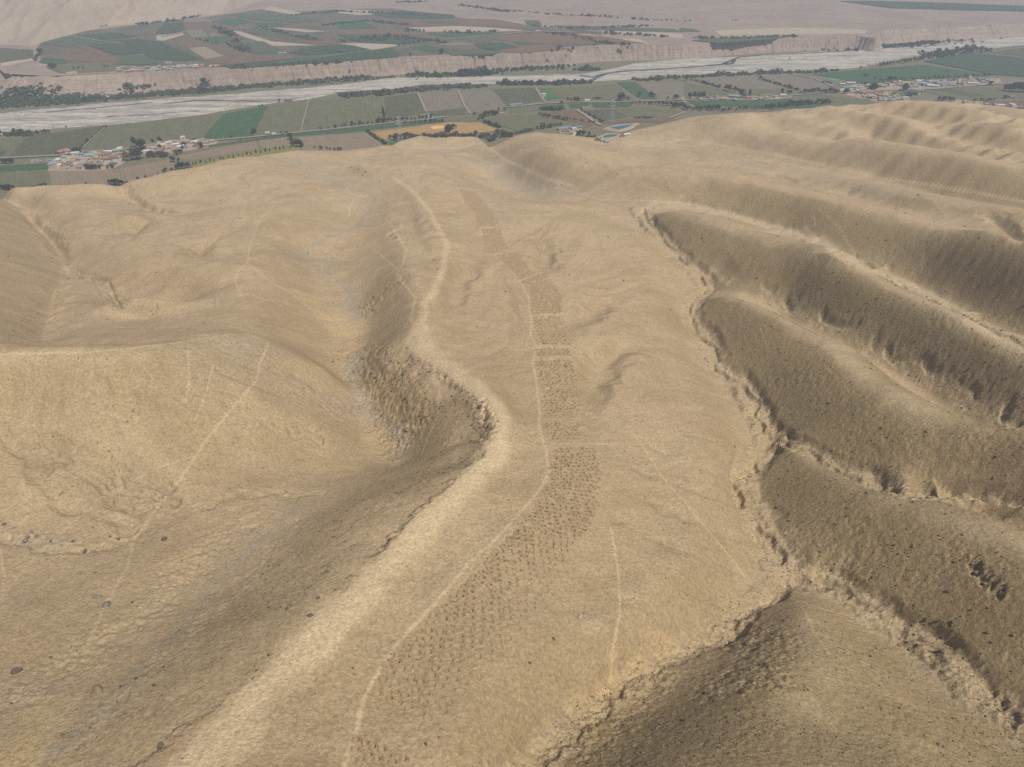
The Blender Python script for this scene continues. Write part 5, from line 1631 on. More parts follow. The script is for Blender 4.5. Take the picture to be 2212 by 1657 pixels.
trees(2, row(1905,765,2015,765,7,12,1), 'bush', 'dark', "bush of the short dark hedge behind the ponds", "short hedge bushes")
trees(2, row(1560,720,1690,790,8,14,1), 'bush', 'dark', "bush in the hedge along the farm track", "farm track hedge")
trees(2, row(1640,640,1690,640,5,12), 'bush', 'dark', "bush beside the roadside farm", "road farm bushes")
trees(2, [(700,462,24),(925,448,18),(980,448,24),(1200,455,26),(1175,455,20)], 'round', 'dark', "single dark tree between river and cliff", "trees below the cliff")
trees(2, [(235,620,30),(260,622,34),(48,628,18),(100,622,20),(590,560,16)], 'round', 'dark', "dark tree in the scrub on the near river bank", "trees on the river bank")
# right
trees(3, [(45,640,40),(75,640,48),(105,642,48),(130,640,44)], 'tall', 'dark', "tall dark tree in the group of four beside the road", "group of four tall trees", wf=1.6)
trees(3, [(238,568,22),(278,585,40),(300,595,46),(335,600,46),(355,590,22)], 'tall', 'dark', "tall dark tree between the two brown fields", "tall trees between the brown fields", wf=1.7)
trees(3, [(378,628,52)], 'round', 'dark', "big round dark tree between the brown fields", "tall trees between the brown fields")
trees(3, [(430,628,50)], 'poplar', 'dark', "dark tall tree just right of the big round tree", "tall trees between the brown fields")
trees(3, row(60,520,230,565,12,14,1) + row(520,520,740,585,14,14,1), 'bush', 'dark', "bush in the hedge that runs across the brown fields", "brown field hedge bushes")
trees(3, [(500,515,26),(685,568,24),(640,612,34),(680,608,26),(695,612,26),(20,525,26)], 'round', 'dark', "single dark tree at the edge of a brown field", "trees around the brown fields")
trees(3, row(760,608,1000,600,12,26), 'round', 'dark', "dark tree in the row left of the right village", "trees of the right village")
trees(3, [(1235,585,50),(1220,590,44),(1250,590,40),(1430,590,46),(1445,592,40),(1180,555,24),(1330,520,24),(1345,522,26),(1370,520,26),(1130,612,22),(1060,610,34),(1045,608,26),(990,605,26),(1475,630,24),(1455,635,26),(1210,650,26),(1190,645,22)], 'round', 'dark', "dark tree standing among the houses of the right village", "trees of the right village")
trees(3, row(1300,530,1560,515,12,14) + row(1560,515,1980,495,14,18), 'round', 'dark', "dark tree behind the right village at the big green field", "trees behind the right village")
trees(3, [(1175,498,20),(1190,500,22),(1240,516,20),(1275,528,20),(1480,508,14),(1710,470,14)], 'round', 'dark', "lone dark tree in the big green field", "trees in the big green field")
trees(3, row(560,700,950,672,22,30,5), 'round', 'dark', "dark tree in the thick row behind the right hill crest", "tree row behind the right hills")
trees(3, row(10,712,250,720,14,28,6) + row(250,720,560,705,14,22,6), 'round', 'dark', "dark tree behind the hill crest right of the ponds", "trees behind the middle hills")
trees(3, [(150,690,12),(170,690,12),(195,688,12),(215,690,12)], 'bush', 'dark', "tiny dark bush on the green strip", "bushes on the green strip")
trees(3, [(2085,590,40),(2110,595,56),(2140,598,60),(2170,598,62),(2200,600,62),(2225,600,56)], 'round', 'dark', "large dark tree in the mass at the right edge", "trees at the right edge")
trees(3, row(1660,655,1760,650,6,24) + row(1880,660,2010,655,7,20) + [(2085,640,24),(1990,555,30)], 'round', 'dark', "dark tree beside the houses at the right edge", "trees at the right edge")
trees(3, row(860,470,1000,455,8,14), 'bush', 'dark', "bush on the river bank left of the big green field", "bushes on the river bank")
trees(3, row(1280,430,1560,390,14,26), 'round', 'dark', "dark tree between the river and the dark orchard", "trees beside the right river bank")
trees(3, [(1150,445,18),(690,388,12),(790,335,12),(920,325,14),(1010,322,14)], 'round', 'dark', "lone dark tree in the gravel of the river", "trees in the river bed")
# along the terrace
trees(2, row(-30,345,40,350,3,14) + [(450,365,22),(648,352,34),(655,350,28),(1365,345,22),(1410,330,32),(1500,328,26),(1475,335,20),(1820,305,34),(1835,305,26),(1865,300,24),(1640,300,18)], 'round', 'dark', "dark tree near the edge of the far terrace", "trees of the far terrace", T)
trees(2, row(130,255,440,245,14,24) + row(380,300,620,262,9,16) + row(410,210,540,205,6,20), 'round', 'dark', "dark tree in the grove among the terrace fields", "trees of the far terrace", T)
trees(1, row(1380,180,1500,240,10,22) + row(1280,260,1400,290,6,18) + row(1480,300,1580,340,8,20) + [(905,168,22),(930,168,26),(955,168,26),(1090,140,20),(1130,140,20)], 'round', 'dark', "dark tree among the left terrace fields", "trees of the left terrace", T)
trees(1, row(230,400,270,340,6,26) + [(330,440,30),(345,445,36),(360,442,26),(680,438,16),(700,436,14),(480,448,16),(510,446,14),(540,444,14)], 'round', 'dark', "dark tree at the left end of the terrace", "trees of the left terrace", T)
QUEUE.sort(key=lambda t: -t[0])
for _, a in QUEUE[:285]: plant(*a)
# the smallest, farthest ones: one mass
small = [a for _, a in QUEUE[285:]]
Vs, Fs, base = [], [], 0
V0, F0 = leaves([(0, 0, .6, .42, .42, .36), (.2, .1, .5, .3, .3, .3), (-.2, -.15, .65, .3, .3, .25), (0, 0, .2, .06, .06, .2)], 90, .085, 77)
loc = np.array([a[2] for a in small]); hh = np.array([a[3] for a in small])
V, F = scatter(V0, F0, loc, np.repeat(hh[:, None], 3, 1), rng.uniform(0, 6.28, len(small)))
tag(link("distant_trees", tri_mesh("distant_trees", V, F, LM['dark'], 4)), "the smallest far off dark trees of the valley", "trees", kind='stuff')
print("trees", ntree, round(time.time() - T0, 1))

# scrub that nobody could count: river banks, badlands, terrace hedges
def scrub(name, L, label, n, hpx, wdt, leaf, level=0.0, seed=0):
    D = densify(L, 3)
    k = rng.integers(0, len(D), n)
    P = at_z(D[k, 0], D[k, 1], level)
    P[:, 0] += rng.normal(0, 6, n); P[:, 1] += rng.normal(0, wdt, n)
    r_ = np.random.default_rng(seed)
    V0, F0 = leaves([(0, 0, .5, .75, .75, .5), (.5, .2, .4, .4, .4, .35), (-.4, -.3, .45, .45, .45, .4)], 36, .26, seed)
    sc = np.repeat((hpx * r_.lognormal(0, .35, n))[:, None], 3, 1) * np.array([1.1, 1.1, 1.0])
    V, F = scatter(V0, F0, P, sc, r_.uniform(0, 6.28, n))
    tag(link(name, tri_mesh(name, V, F, LM[leaf], 4)), label, "scrub", kind='stuff')
scrub("river_scrub", [(-60,232),(0,225),(150,217),(300,205),(420,196),(560,184),(737,170),(800,164)], "dense green scrub along the far river bank", 1500, 2.0, 11, 'grey', 0, 1)
scrub("river_scrub", [(-60,236),(0,232),(150,223),(300,210),(420,201),(560,188),(737,176),(860,166)], "dark scrub at the water side of the far bank", 600, 2.0, 6, 'green', 0, 2)
scrub("river_scrub", [(880,162),(960,163),(1060,160),(1080,152),(1180,146),(1240,139)], "dark bushes between the river and the cliff", 420, 2.6, 12, 'green', 0, 3)
scrub("river_scrub", [(1000,160),(1050,160)], "dense dark thicket beside the river bend", 160, 4.5, 7, 'dark', 0, 33)
scrub("river_scrub", [(1250,152),(1285,151)], "dark thicket on the gravel below the cliff", 50, 4.0, 4, 'dark', 0, 34)
scrub("river_scrub", [(1085,182),(1180,182),(1260,179)], "dark brush along the near river bank", 200, 3.4, 5, 'dark', 0, 4)
scrub("river_scrub", [(1370,174),(1475,168),(1640,158),(1750,156),(1800,152)], "brush along the near bank on the right", 260, 3.2, 6, 'dry', 0, 5)
scrub("river_scrub", [(1775,107),(1860,104),(1920,101),(2020,92)], "green brush on the far bank at the right", 340, 2.8, 16, 'dark', 0, 6)
scrub("river_scrub", [(2040,88),(2120,76),(2212,62)], "distant green brush up the valley", 260, 3.0, 22, 'dark', 0, 7)
scrub("river_scrub", [(2000,122),(2080,110),(2130,106)], "dark brush beside the gravel road", 260, 3.0, 18, 'dark', 0, 8)
scrub("river_scrub", [(0,212),(60,212),(110,208),(170,206),(220,205)], "green scrub on the broken left bank", 420, 2.6, 24, 'green', 2, 9)
scrub("badland_scrub", [(240,178),(300,178),(330,184),(280,186)], "green scrub on the gullied slope below the cliff village", 330, 3.6, 12, 'green', 8, 10)
scrub("badland_scrub", [(20,172),(60,180),(40,195),(80,190),(150,186)], "green scrub on the left end of the terrace slope", 360, 3.8, 24, 'grey', 8, 11)
scrub("badland_scrub", [(430,158),(436,168),(441,178),(440,188)], "green creeper strip down the cliff face", 90, 2.4, 3, 'green', 12, 12)
scrub("near_bank_scrub", [(740,208),(830,202),(930,192),(1020,188),(1060,187)], "low scrub between river and the near fields", 360, 2.6, 8, 'grey', 0, 13)
scrub("near_bank_scrub", [(0,292),(60,290)], "low scrub at the left river bank", 70, 2.8, 6, 'green', 0, 14)
for L, n, lf, sd in [([(600,35),(740,25),(870,32),(930,36)], 220, 'dark', 20), ([(700,55),(800,45),(880,55)], 160, 'dark', 21), ([(990,12),(1030,16),(1080,24),(1100,25)], 110, 'dark', 22),
                     ([(1110,23),(1200,32),(1280,35),(1380,42),(1480,46)], 130, 'dark', 23), ([(860,5),(930,4)], 40, 'dark', 24), ([(1140,56),(1240,62),(1330,60),(1400,56)], 120, 'dark', 25),
                     ([(1300,72),(1370,76),(1440,80)], 60, 'dark', 26), ([(1500,82),(1560,84),(1640,82),(1720,78)], 150, 'dark', 27), ([(1180,72),(1240,78),(1290,92),(1330,95)], 110, 'dark', 28),
                     ([(470,60),(500,75),(520,100),(540,112)], 110, 'dark', 29), ([(560,60),(620,75),(690,90)], 110, 'dark', 30), ([(740,90),(830,88),(900,85),(960,92)], 130, 'dark', 31),
                     ([(960,70),(1000,72),(1070,68)], 50, 'dark', 32), ([(100,62),(140,60),(220,57)], 70, 'dark', 35), ([(300,53),(380,45),(450,30)], 80, 'dark', 36), ([(760,130),(640,140),(500,146)], 60, 'dark', 37)]:
    scrub("hedgerow", L, "dark hedgerow trees between the terrace fields", n, 2.6, 7, lf, T, sd)
print("scrub", round(time.time() - T0, 1))

# ------------------------------------------------------------------ houses
def plain(name, c, rough=.9, var=.12, sc=.6):
    m, nt, b = new_mat(name)
    geo = nt.nodes.new("ShaderNodeNewGeometry")
    n = tex_noise(nt, geo.outputs['Position'], sc, 5, .7)
    col = mixc(nt, ramp(nt, n, .3, .7), tuple(v * (1 - var) for v in c), tuple(min(1, v * (1 + var)) for v in c))
    nt.links.new(col, b.inputs['Base Color']); b.inputs['Roughness'].default_value = rough
    return m
WALL = {'adobe': plain("adobe_wall", (.33, .24, .165)), 'white': plain("white_wall", (.50, .47, .42)), 'brick': plain("brick_wall", (.33, .17, .11)),
        'cream': plain("cream_wall", (.60, .50, .33)), 'grey': plain("grey_wall", (.36, .34, .31))}
ROOF = {'mud': plain("mud_roof", (.34, .265, .19)), 'grey': plain("grey_metal_roof", (.26, .255, .245), .6), 'white': plain("white_roof", (.49, .475, .445), .6),
        'red': plain("red_roof", (.33, .15, .11)), 'turquoise': plain("turquoise_roof", (.15, .27, .29), .5), 'blue': plain("blue_roof", (.13, .19, .27), .5),
        'teal': plain("green_grey_roof", (.22, .34, .30), .6), 'rust': plain("rusty_roof", (.24, .15, .11)), 'dark': plain("dark_roof", (.10, .10, .11)), 'orange': plain("orange_roof", (.36, .20, .11))}
RN = {'mud': 'tan', 'grey': 'grey', 'white': 'white', 'red': 'red', 'turquoise': 'turquoise', 'blue': 'blue', 'teal': 'grey-green', 'rust': 'rusty brown', 'dark': 'dark', 'orange': 'orange'}
M_door = plain("door_wood", (.10, .07, .05)); M_glass = plain("window_dark", (.04, .045, .05), .3)
def box_vf(x0, x1, y0, y1, z0, z1, V, F):
    k = len(V)
    V += [(x0, y0, z0), (x1, y0, z0), (x1, y1, z0), (x0, y1, z0), (x0, y0, z1), (x1, y0, z1), (x1, y1, z1), (x0, y1, z1)]
    F += [(k, k+3, k+2, k+1), (k+4, k+5, k+6, k+7), (k, k+1, k+5, k+4), (k+1, k+2, k+6, k+5), (k+2, k+3, k+7, k+6), (k+3, k, k+4, k+7)]
HM = {}
def house_mesh(style):
    """unit plan 1 x 1, height 1 (scaled per house): wall, roof, door, window"""
    if style in HM: return HM[style]
    V, F = [], []
    h = {'flat': .86, 'shed': .80, 'gable': .72}[style]
    box_vf(-.5, .5, -.5, .5, -.15, h, V, F)
    if style == 'gable':
        k = len(V); V += [(-.5, -.5, h), (-.5, .5, h), (-.5, 0, .97), (.5, -.5, h), (.5, .5, h), (.5, 0, .97)]; F += [(k, k+2, k+1), (k+3, k+4, k+5)]
    if style == 'flat':                                   # parapet
        for a in ((-.5, .5, -.5, -.46), (-.5, .5, .46, .5), (-.5, -.47, -.46, .46), (.47, .5, -.46, .46)): box_vf(*a, h + .002, .97, V, F)
    wall = (V, F)
    V, F = [], []
    if style == 'flat': box_vf(-.468, .468, -.458, .458, h + .003, h + .05, V, F)
    elif style == 'shed':
        V += [(-.55, -.57, h + .01), (.55, -.57, h + .01), (.55, .57, h + .16), (-.55, .57, h + .16), (-.55, -.57, h + .05), (.55, -.57, h + .05), (.55, .57, h + .2), (-.55, .57, h + .2)]
        F += [(0, 3, 2, 1), (4, 5, 6, 7), (0, 1, 5, 4), (1, 2, 6, 5), (2, 3, 7, 6), (3, 0, 4, 7)]
    else:
        V += [(-.54, -.58, h - .03), (.54, -.58, h - .03), (.54, 0, 1.0), (-.54, 0, 1.0), (.54, .58, h - .03), (-.54, .58, h - .03),
              (-.54, -.58, h - .08), (.54, -.58, h - .08), (.54, 0, .95), (-.54, 0, .95), (.54, .58, h - .08), (-.54, .58, h - .08)]
        F += [(0, 1, 2, 3), (3, 2, 4, 5), (6, 9, 8, 7), (9, 11, 10, 8), (0, 6, 7, 1), (5, 4, 10, 11), (0, 3, 9, 6), (3, 5, 11, 9), (1, 7, 8, 2), (2, 8, 10, 4)]
    roof = (V, F)
    V, F = [], []; box_vf(-.08, .06, -.512, -.49, -.02, .62, V, F); door = (V, F)
    V, F = [], []; box_vf(.2, .36, -.511, -.49, .34, .62, V, F); win = (V, F)
    HM[style] = (wall, roof, door, win, {})
    return HM[style]
def part_mesh(style, idx, name, mat):
    hm = house_mesh(style); key = (idx, mat.name)
    if key not in hm[4]: hm[4][key] = mesh_from(name, hm[idx][0], hm[idx][1], mat)
    return hm[4][key]
nhouse = 0
USED = {}
def house(px, py, L, Wd, h, style, wall, roof, rot, label, group, level=0.0, name='house', cat='house'):
    global nhouse
    P = ground_at(px, py, level)
    o = bpy.data.objects.new(name, None); COL.objects.link(o)
    o.location = P; o.scale = (L, Wd, h); o.rotation_euler = (0, 0, rot); o.empty_display_size = .5
    link("wall", part_mesh(style, 0, "wall", WALL[wall]), o)
    link("roof", part_mesh(style, 1, "roof", ROOF[roof]), o)
    link("door", part_mesh(style, 2, "door", M_door), o)
    link("window", part_mesh(style, 3, "window", M_glass), o)
    tag(o, label, cat, group); nhouse += 1
    return o

def village(poly, n, group, where, rot0, level=0.0, sizes=(6, 12), walls=('adobe', 'adobe', 'brick', 'cream', 'white', 'grey'), roofs=('mud', 'mud', 'mud', 'mud', 'grey', 'rust', 'rust', 'white', 'teal', 'dark'), avoid=(), gap=1.0):
    """houses packed inside a polygon on the photo; labels by look and by where in the village"""
    poly = np.array(poly, float)
    def inside(p):
        c = False; j = len(poly) - 1
        for i in range(len(poly)):
            a, b2 = poly[i], poly[j]
            if (a[1] > p[1]) != (b2[1] > p[1]) and p[0] < (b2[0] - a[0]) * (p[1] - a[1]) / (b2[1] - a[1]) + a[0]: c = not c
            j = i
        return c
    lo, hi = poly.min(0), poly.max(0); placed = [tuple(a) for a in avoid]; k = 0
    for _ in range(n * 60):
        if k >= n: break
        p = (random.uniform(lo[0], hi[0]), random.uniform(lo[1], hi[1]))
        if not inside(p) or any(abs(p[0] - q[0]) < 9.5 * gap and abs(p[1] - q[1]) < 3.4 * gap for q in placed): continue
        placed.append(p); k += 1
        w = random.choice(walls); r = random.choice(roofs)
        st = random.choice(('flat', 'flat', 'shed', 'gable') if r in ('mud', 'white', 'dark') else ('shed', 'shed', 'gable'))
        fx = (p[0] - lo[0]) / (hi[0] - lo[0])
        side = "at the left end of" if fx < .3 else "at the right end of" if fx > .7 else "in the middle of"
        lab = f"{RN[r].replace('rusty brown', 'rusty')} roofed {w} {'flat' if st == 'flat' else 'pitched'} house {side} {where}"
        house(p[0], p[1], random.uniform(*sizes), random.uniform(4.5, 8), random.uniform(2.7, 4.2), st, w, r, rot0 + random.choice((0, math.pi / 2)) + random.uniform(-.1, .1), lab, f"{lab} group" if False else group, level)
    return placed
A0 = 0.30
SPECIAL = [
 (135,330,15,8,4.2,'gable','brick','red',1.25,"long red gabled shed house at the back left of the left village"),
 (149,329,8,6,3.2,'shed','cream','grey',A0,"grey roofed cream house right of the long red shed"),(164,333,9,6,3.4,'gable','white','white',A0,"white gabled house right of the long red shed"),
 (174,337,9,6,3.6,'shed','white','turquoise',A0,"turquoise roofed house at the back of the left village"),(194,339,11,8,3.6,'shed','grey','teal',A0,"grey-green roofed broad house right of the turquoise one"),
 (187,344,6,4,2.8,'flat','white','white',A0,"small white cube house below the grey-green roof"),(238,330,12,5,3.6,'gable','white','white',A0,"long bright white house at the back right of the left village"),
 (227,331,7,5,3.2,'flat','brick','mud',A0,"brick house just left of the long bright white house"),(225,336,16,5,3.0,'shed','adobe','grey',A0-.1,"long grey roofed shed in front of the long white house"),
 (148,351,14,4,3.2,'flat','white','teal',A0,"long pale green and white row house in the front left of the left village"),(166,348,12,4,3.0,'shed','adobe','rust',A0,"rusty long shed in the middle of the left village"),
 (127,355,8,6,3.0,'shed','cream','orange',1.2,"orange roofed house at the far left front of the left village"),(122,362,5,9,2.6,'flat','cream','mud',1.2,"tan yard house at the far left corner of the left village"),
 (381,314,9,5,3.2,'gable','white','white',A0,"white gabled house at the back of the right cluster"),(365,311,8,5,3.0,'shed','cream','white',A0,"white roofed cream house beside two trees in the right cluster"),
 (396,302,6,6,5.0,'flat','white','white',A0,"tall white square house at the back of the right cluster"),(372,308,10,5,3.0,'shed','white','grey',A0,"long grey-white roofed house behind the right cluster"),
 (318,329,10,6,3.4,'gable','white','white',A0,"white gabled house just right of the largest tree"),(402,320,6,5,3.0,'shed','grey','blue',A0,"blue roofed hut in the right cluster"),
 (110,349,8,4,2.6,'shed','grey','turquoise',A0,"turquoise roofed hut left of the left village"),(76,350,9,4,2.6,'shed','cream','turquoise',A0,"turquoise shed beside the green field at the far left"),(88,351,7,4,2.4,'flat','adobe','mud',A0,"low tan hut beside the turquoise shed at the far left"),
]
av = []
for a in SPECIAL:
    house(*a[:9], a[9], "houses of the left village"); av.append(a[:2])
village([(108,366),(120,346),(170,335),(205,330),(262,322),(272,332),(262,352),(240,362),(170,366)], 54, "houses of the left village", "the left village", A0, avoid=av, gap=.78)
village([(312,330),(330,312),(400,303),(470,303),(455,314),(420,322),(350,331)], 22, "houses of the left village", "the left village's right cluster", A0, avoid=av)
# farm with blue roofs near the ponds
for a in [(1216,281,14,7,3.4,'shed','grey','turquoise',.2,"long turquoise roofed barn of the farm by the ponds"),(1228,279,12,6,3.4,'shed','grey','blue',.2,"blue roofed barn right of the turquoise barn"),
          (1240,281,7,6,3.6,'flat','white','white',.2,"white house between the two blue barns of the farm"),(1250,277,11,6,3.4,'shed','grey','blue',.2,"rightmost blue roofed barn of the farm by the ponds"),
          (1222,285,10,5,2.8,'shed','brick','rust',.2,"rusty red low shed in front of the turquoise barn"),(1244,291,10,6,3.2,'gable','cream','white',.5,"white gabled house on the hill foot below the farm"),(1238,295,6,3,2.2,'shed','white','white',.5,"small white shed on the hill foot below the farm")]:
    house(*a[:9], a[9], "buildings of the farm by the ponds")
for a in [(1353,293,9,6,3.4,'gable','white','white',.4,"white gabled hut right of the small pond"),(1345,296,6,4,2.6,'shed','grey','dark',.4,"dark shed left of the white hut by the small pond"),
          (1291,304,7,4,2.4,'shed','adobe','dark',.2,"dark roofed hut on the bare ground below the small pond"),(1302,306,6,4,2.4,'shed','grey','grey',.2,"grey hut on the bare ground below the small pond"),(1311,308,6,4,2.4,'shed','grey','teal',.2,"grey-green hut on the bare ground below the small pond"),
          (1296,299,8,4,2.6,'shed','cream','grey',.5,"grey roofed shed at the left end of the small pond")]:
    house(*a[:9], a[9], "huts around the small pond", 'hill')
for a in [(1115,229,20,5,3.6,'shed','grey','turquoise',.25,"long turquoise roofed shed beside the valley road"),(1175,206,7,5,3.2,'shed','white','white',.2,"white hut in the small green field by the river"),(1176,209,5,4,2.8,'flat','white','grey',.2,"grey cube hut beside the white hut in the small green field"),
          (1258,219,9,5,3.2,'flat','brick','mud',.1,"brick house among the roadside trees"),(1268,219,9,5,3.4,'gable','cream','white',.1,"cream gabled house among the roadside trees"),(1265,235,10,4,2.4,'shed','adobe','grey',.1,"grey shed by the farm track"),
          (929,255,8,5,3.0,'flat','white','white',.25,"white hut beside the valley road near the dark row of trees"),(1084,247,9,5,3.0,'flat','adobe','mud',.25,"tan farmhouse at the corner of the round olive field"),(592,291,6,4,2.8,'flat','white','white',.3,"white hut beside the road next to the truck"),
          (1521,207,7,6,3.6,'gable','white','turquoise',.2,"light blue roofed house under the group of four tall trees"),(1660,208,12,6,3.4,'gable','grey','blue',.05,"blue gabled house by the road right of the big round tree"),(1690,207,10,6,3.2,'gable','cream','white',.05,"white gabled house by the road right of the blue one"),
          (1585,211,16,8,4.0,'shed','grey','grey',-.4,"large grey shed by the road below the tall trees"),(1600,213,14,6,3.6,'shed','grey','dark',-.2,"dark roofed shed beside the large grey shed"),(1538,216,6,5,3.2,'flat','cream','white',.1,"small cream house by the roadside")]:
    house(*a[:9], a[9], "scattered houses of the valley")
village([(1490,213),(1540,212),(1700,206),(1705,211),(1600,219),(1500,219)], 14, "roadside houses", "the roadside row", .05, avoid=[(1585,211),(1600,213),(1690,207),(1660,208)])
B0 = -.12
SP2 = [(1830,192,18,8,4.2,'shed','white','turquoise',.1,"big turquoise roofed hall at the left end of the right village"),(1825,198,22,7,4.6,'flat','cream','white',.1,"long cream walled hall in front of the turquoise hall"),
 (1787,179,16,9,3.8,'shed','grey','dark',-.4,"dark barn beside the green shade net"),(1838,181,14,6,3.4,'gable','white','white',-.2,"white gabled barn at the back left of the right village"),(1820,184,9,5,3.0,'shed','adobe','white',-.2,"white roofed adobe barn at the back left of the right village"),
 (1972,203,20,14,6.5,'gable','grey','dark',-.75,"large dark gabled warehouse at the front right of the right village"),(1978,199,22,5,5.0,'shed','brick','grey',-.75,"long pale shed along the dark warehouse"),
 (2037,184,26,12,5.0,'gable','white','blue',.05,"biggest bright blue roofed hall at the right of the right village"),(2003,186,16,9,4.6,'gable','white','blue',-.2,"pale blue gabled hall left of the biggest blue hall"),(1988,183,14,8,4.4,'shed','white','teal',-.1,"pale green roofed hall left of the pale blue hall"),
 (2014,188,18,6,4.4,'gable','white','white',-.35,"long white roofed shed in front of the pale blue hall"),(1941,182,6,5,7.0,'flat','white','white',.2,"tall narrow white tower house in the right village"),(1955,182,14,6,4.4,'flat','cream','mud',.1,"long cream yellow walled house right of the tower house"),
 (1928,186,16,5,3.6,'flat','white','mud',.1,"long white walled house left of the tower house"),(2093,174,5,5,8.0,'flat','white','white',.1,"slim white tower at the far right of the right village"),(2118,173,12,8,4.0,'gable','grey','blue',.1,"blue gabled house right of the slim white tower"),
 (1985,177,12,6,4.0,'gable','white','white',-.1,"white roofed house behind the pale green hall")]
av = []
for a in SP2:
    house(*a[:9], a[9], "houses of the right village"); av.append(a[:2])
village([(1830,192),(1870,186),(1900,200),(1950,205),(1960,217),(1920,222),(1870,212),(1835,202)], 46, "houses of the right village", "the right village, front", B0, avoid=av, gap=.72)
village([(1900,182),(1960,176),(2060,174),(2150,172),(2160,176),(2100,184),(2050,188),(1960,190),(1905,190)], 46, "houses of the right village", "the right village, back", B0, avoid=av, gap=.75, roofs=('mud','mud','grey','white','grey','rust','dark'))
village([(2060,217),(2110,222),(2180,228),(2212,232),(2200,236),(2130,230),(2070,223)], 14, "houses at the right edge", "the row at the right edge", -.15, walls=('cream','adobe','white'))
house(2185,211,10,7,3.6,'gable','grey','blue',.1,"blue gabled house alone at the right edge", "houses at the right edge")
# village on the cliff
village([(243,156),(250,149),(330,146),(400,142),(480,142),(478,146),(380,152),(300,156)], 34, "houses of the cliff village", "the cliff-top village", .1, T, sizes=(7, 14), roofs=('mud','mud','mud','grey','grey','rust','white'), gap=.8)
for a in [(340,154.5,14,6,3.6,'shed','white','turquoise',.1,"longest turquoise roofed house at the cliff edge"),(362,153.5,12,6,3.4,'shed','white','blue',.1,"blue roofed house right of the turquoise one at the cliff edge"),(160,159,9,5,3,'flat','white','white',.2,"white hut alone on the terrace edge at the left"),(150,160,7,5,3,'flat','cream','mud',.2,"cream hut on the terrace edge at the left"),(94,143,12,6,3.2,'flat','white','mud',.1,"long white hut between trees at the left end of the terrace"),
          (420,146,8,6,4.2,'gable','white','turquoise',.1,"light turquoise gabled house at the right end of the cliff village"),(365,137,9,5,2.8,'flat','white','grey',.1,"white hut on the olive field above the cliff village"),(610,117,14,6,3.2,'shed','grey','teal',.1,"grey-green roofed shed in the terrace fields"),
          (1124,43,8,5,4.0,'flat','white','white',.1,"white hut on the far plain above the terrace fields"),(1162,69,12,5,3.6,'flat','white','white',.1,"white roofed house beside the terrace road"),(918,67,9,5,3.4,'gable','white','white',.1,"white gabled house among the terrace trees"),(1588,46,14,6,3.4,'shed','cream','dark',.1,"lone dark roofed shed on the empty plain"),(974,68,8,5,3,'flat','brick','grey',.1,"brick hut beside the terrace road")]:
    house(*a[:9], a[9], "scattered houses of the far terrace", T)
print("houses", nhouse, round(time.time() - T0, 1))

# ------------------------------------------------------------------ ponds
def pond(poly, rim_px, label, rim_col):
    P = H2.hit(*np.array(densify(poly + [poly[0]], 4)).T[:2])[:-1]
    z = max(1.2, float(np.quantile(P[:, 2], .7)) + .3)
    W = at_z(*np.array(densify(poly + [poly[0]], 4)).T[:2], z)[:-1]
    c = W[:, :2].mean(0)
    root = bpy.data.objects.new("pond", None); COL.objects.link(root); root.location = (c[0], c[1], z)
    L = W[:, :2] - c
    d = L / np.linalg.norm(L, axis=1)[:, None]
    rings = [(L, 0.0), (L + d * 2.5, .9), (L + d * 4.5, .95), (L + d * 9, -1.2), (L + d * 18, -6.0)]
    n = len(L); V, F = [], []
    for ring, zz in rings: V += [(p[0], p[1], zz) for p in ring]
    for k in range(len(rings) - 1):
        for i in range(n): F.append((k * n + i, k * n + (i + 1) % n, (k + 1) * n + (i + 1) % n, (k + 1) * n + i))
    me = bpy.data.meshes.new("embankment"); me.from_pydata(V, [], F)
    me.materials.append(plain("pond_liner_" + rim_col, {'pale': (.27, .265, .235), 'soil': (.29, .23, .165)}[rim_col])); me.materials.append(WALL['adobe'])
    for i, p in enumerate(me.polygons): p.material_index = 0 if i < 2 * n else 1
    bmx = bmesh.new(); bmx.from_mesh(me); bmesh.ops.recalc_face_normals(bmx, faces=bmx.faces[:])
    if sum(f.normal.z for f in bmx.faces) < 0: bmesh.ops.reverse_faces(bmx, faces=bmx.faces[:])
    bmx.to_mesh(me); bmx.free()
    link("embankment", me, root)
    m, nt, b = new_mat("pond_water"); b.inputs['Base Color'].default_value = (.022, .095, .105, 1); b.inputs['Roughness'].default_value = .15; b.inputs['Specular IOR Level'].default_value = .4
    w = sheet("water", [(p[0], p[1], .25) for p in (L + d * .8)], m, None); w.parent = root
    tag(root, label, "pond")
pond([(1314,276),(1340,272),(1373,267.5),(1356,274),(1338,280.5),(1326,278)], None, "larger triangular blue-green pond with pale lined banks", 'pale')
pond([(1300,295.5),(1313,291.5),(1322,290.5),(1332,291.5),(1329,294.5),(1308,298)], None, "smaller dark blue-green pond nearer the hill", 'soil')

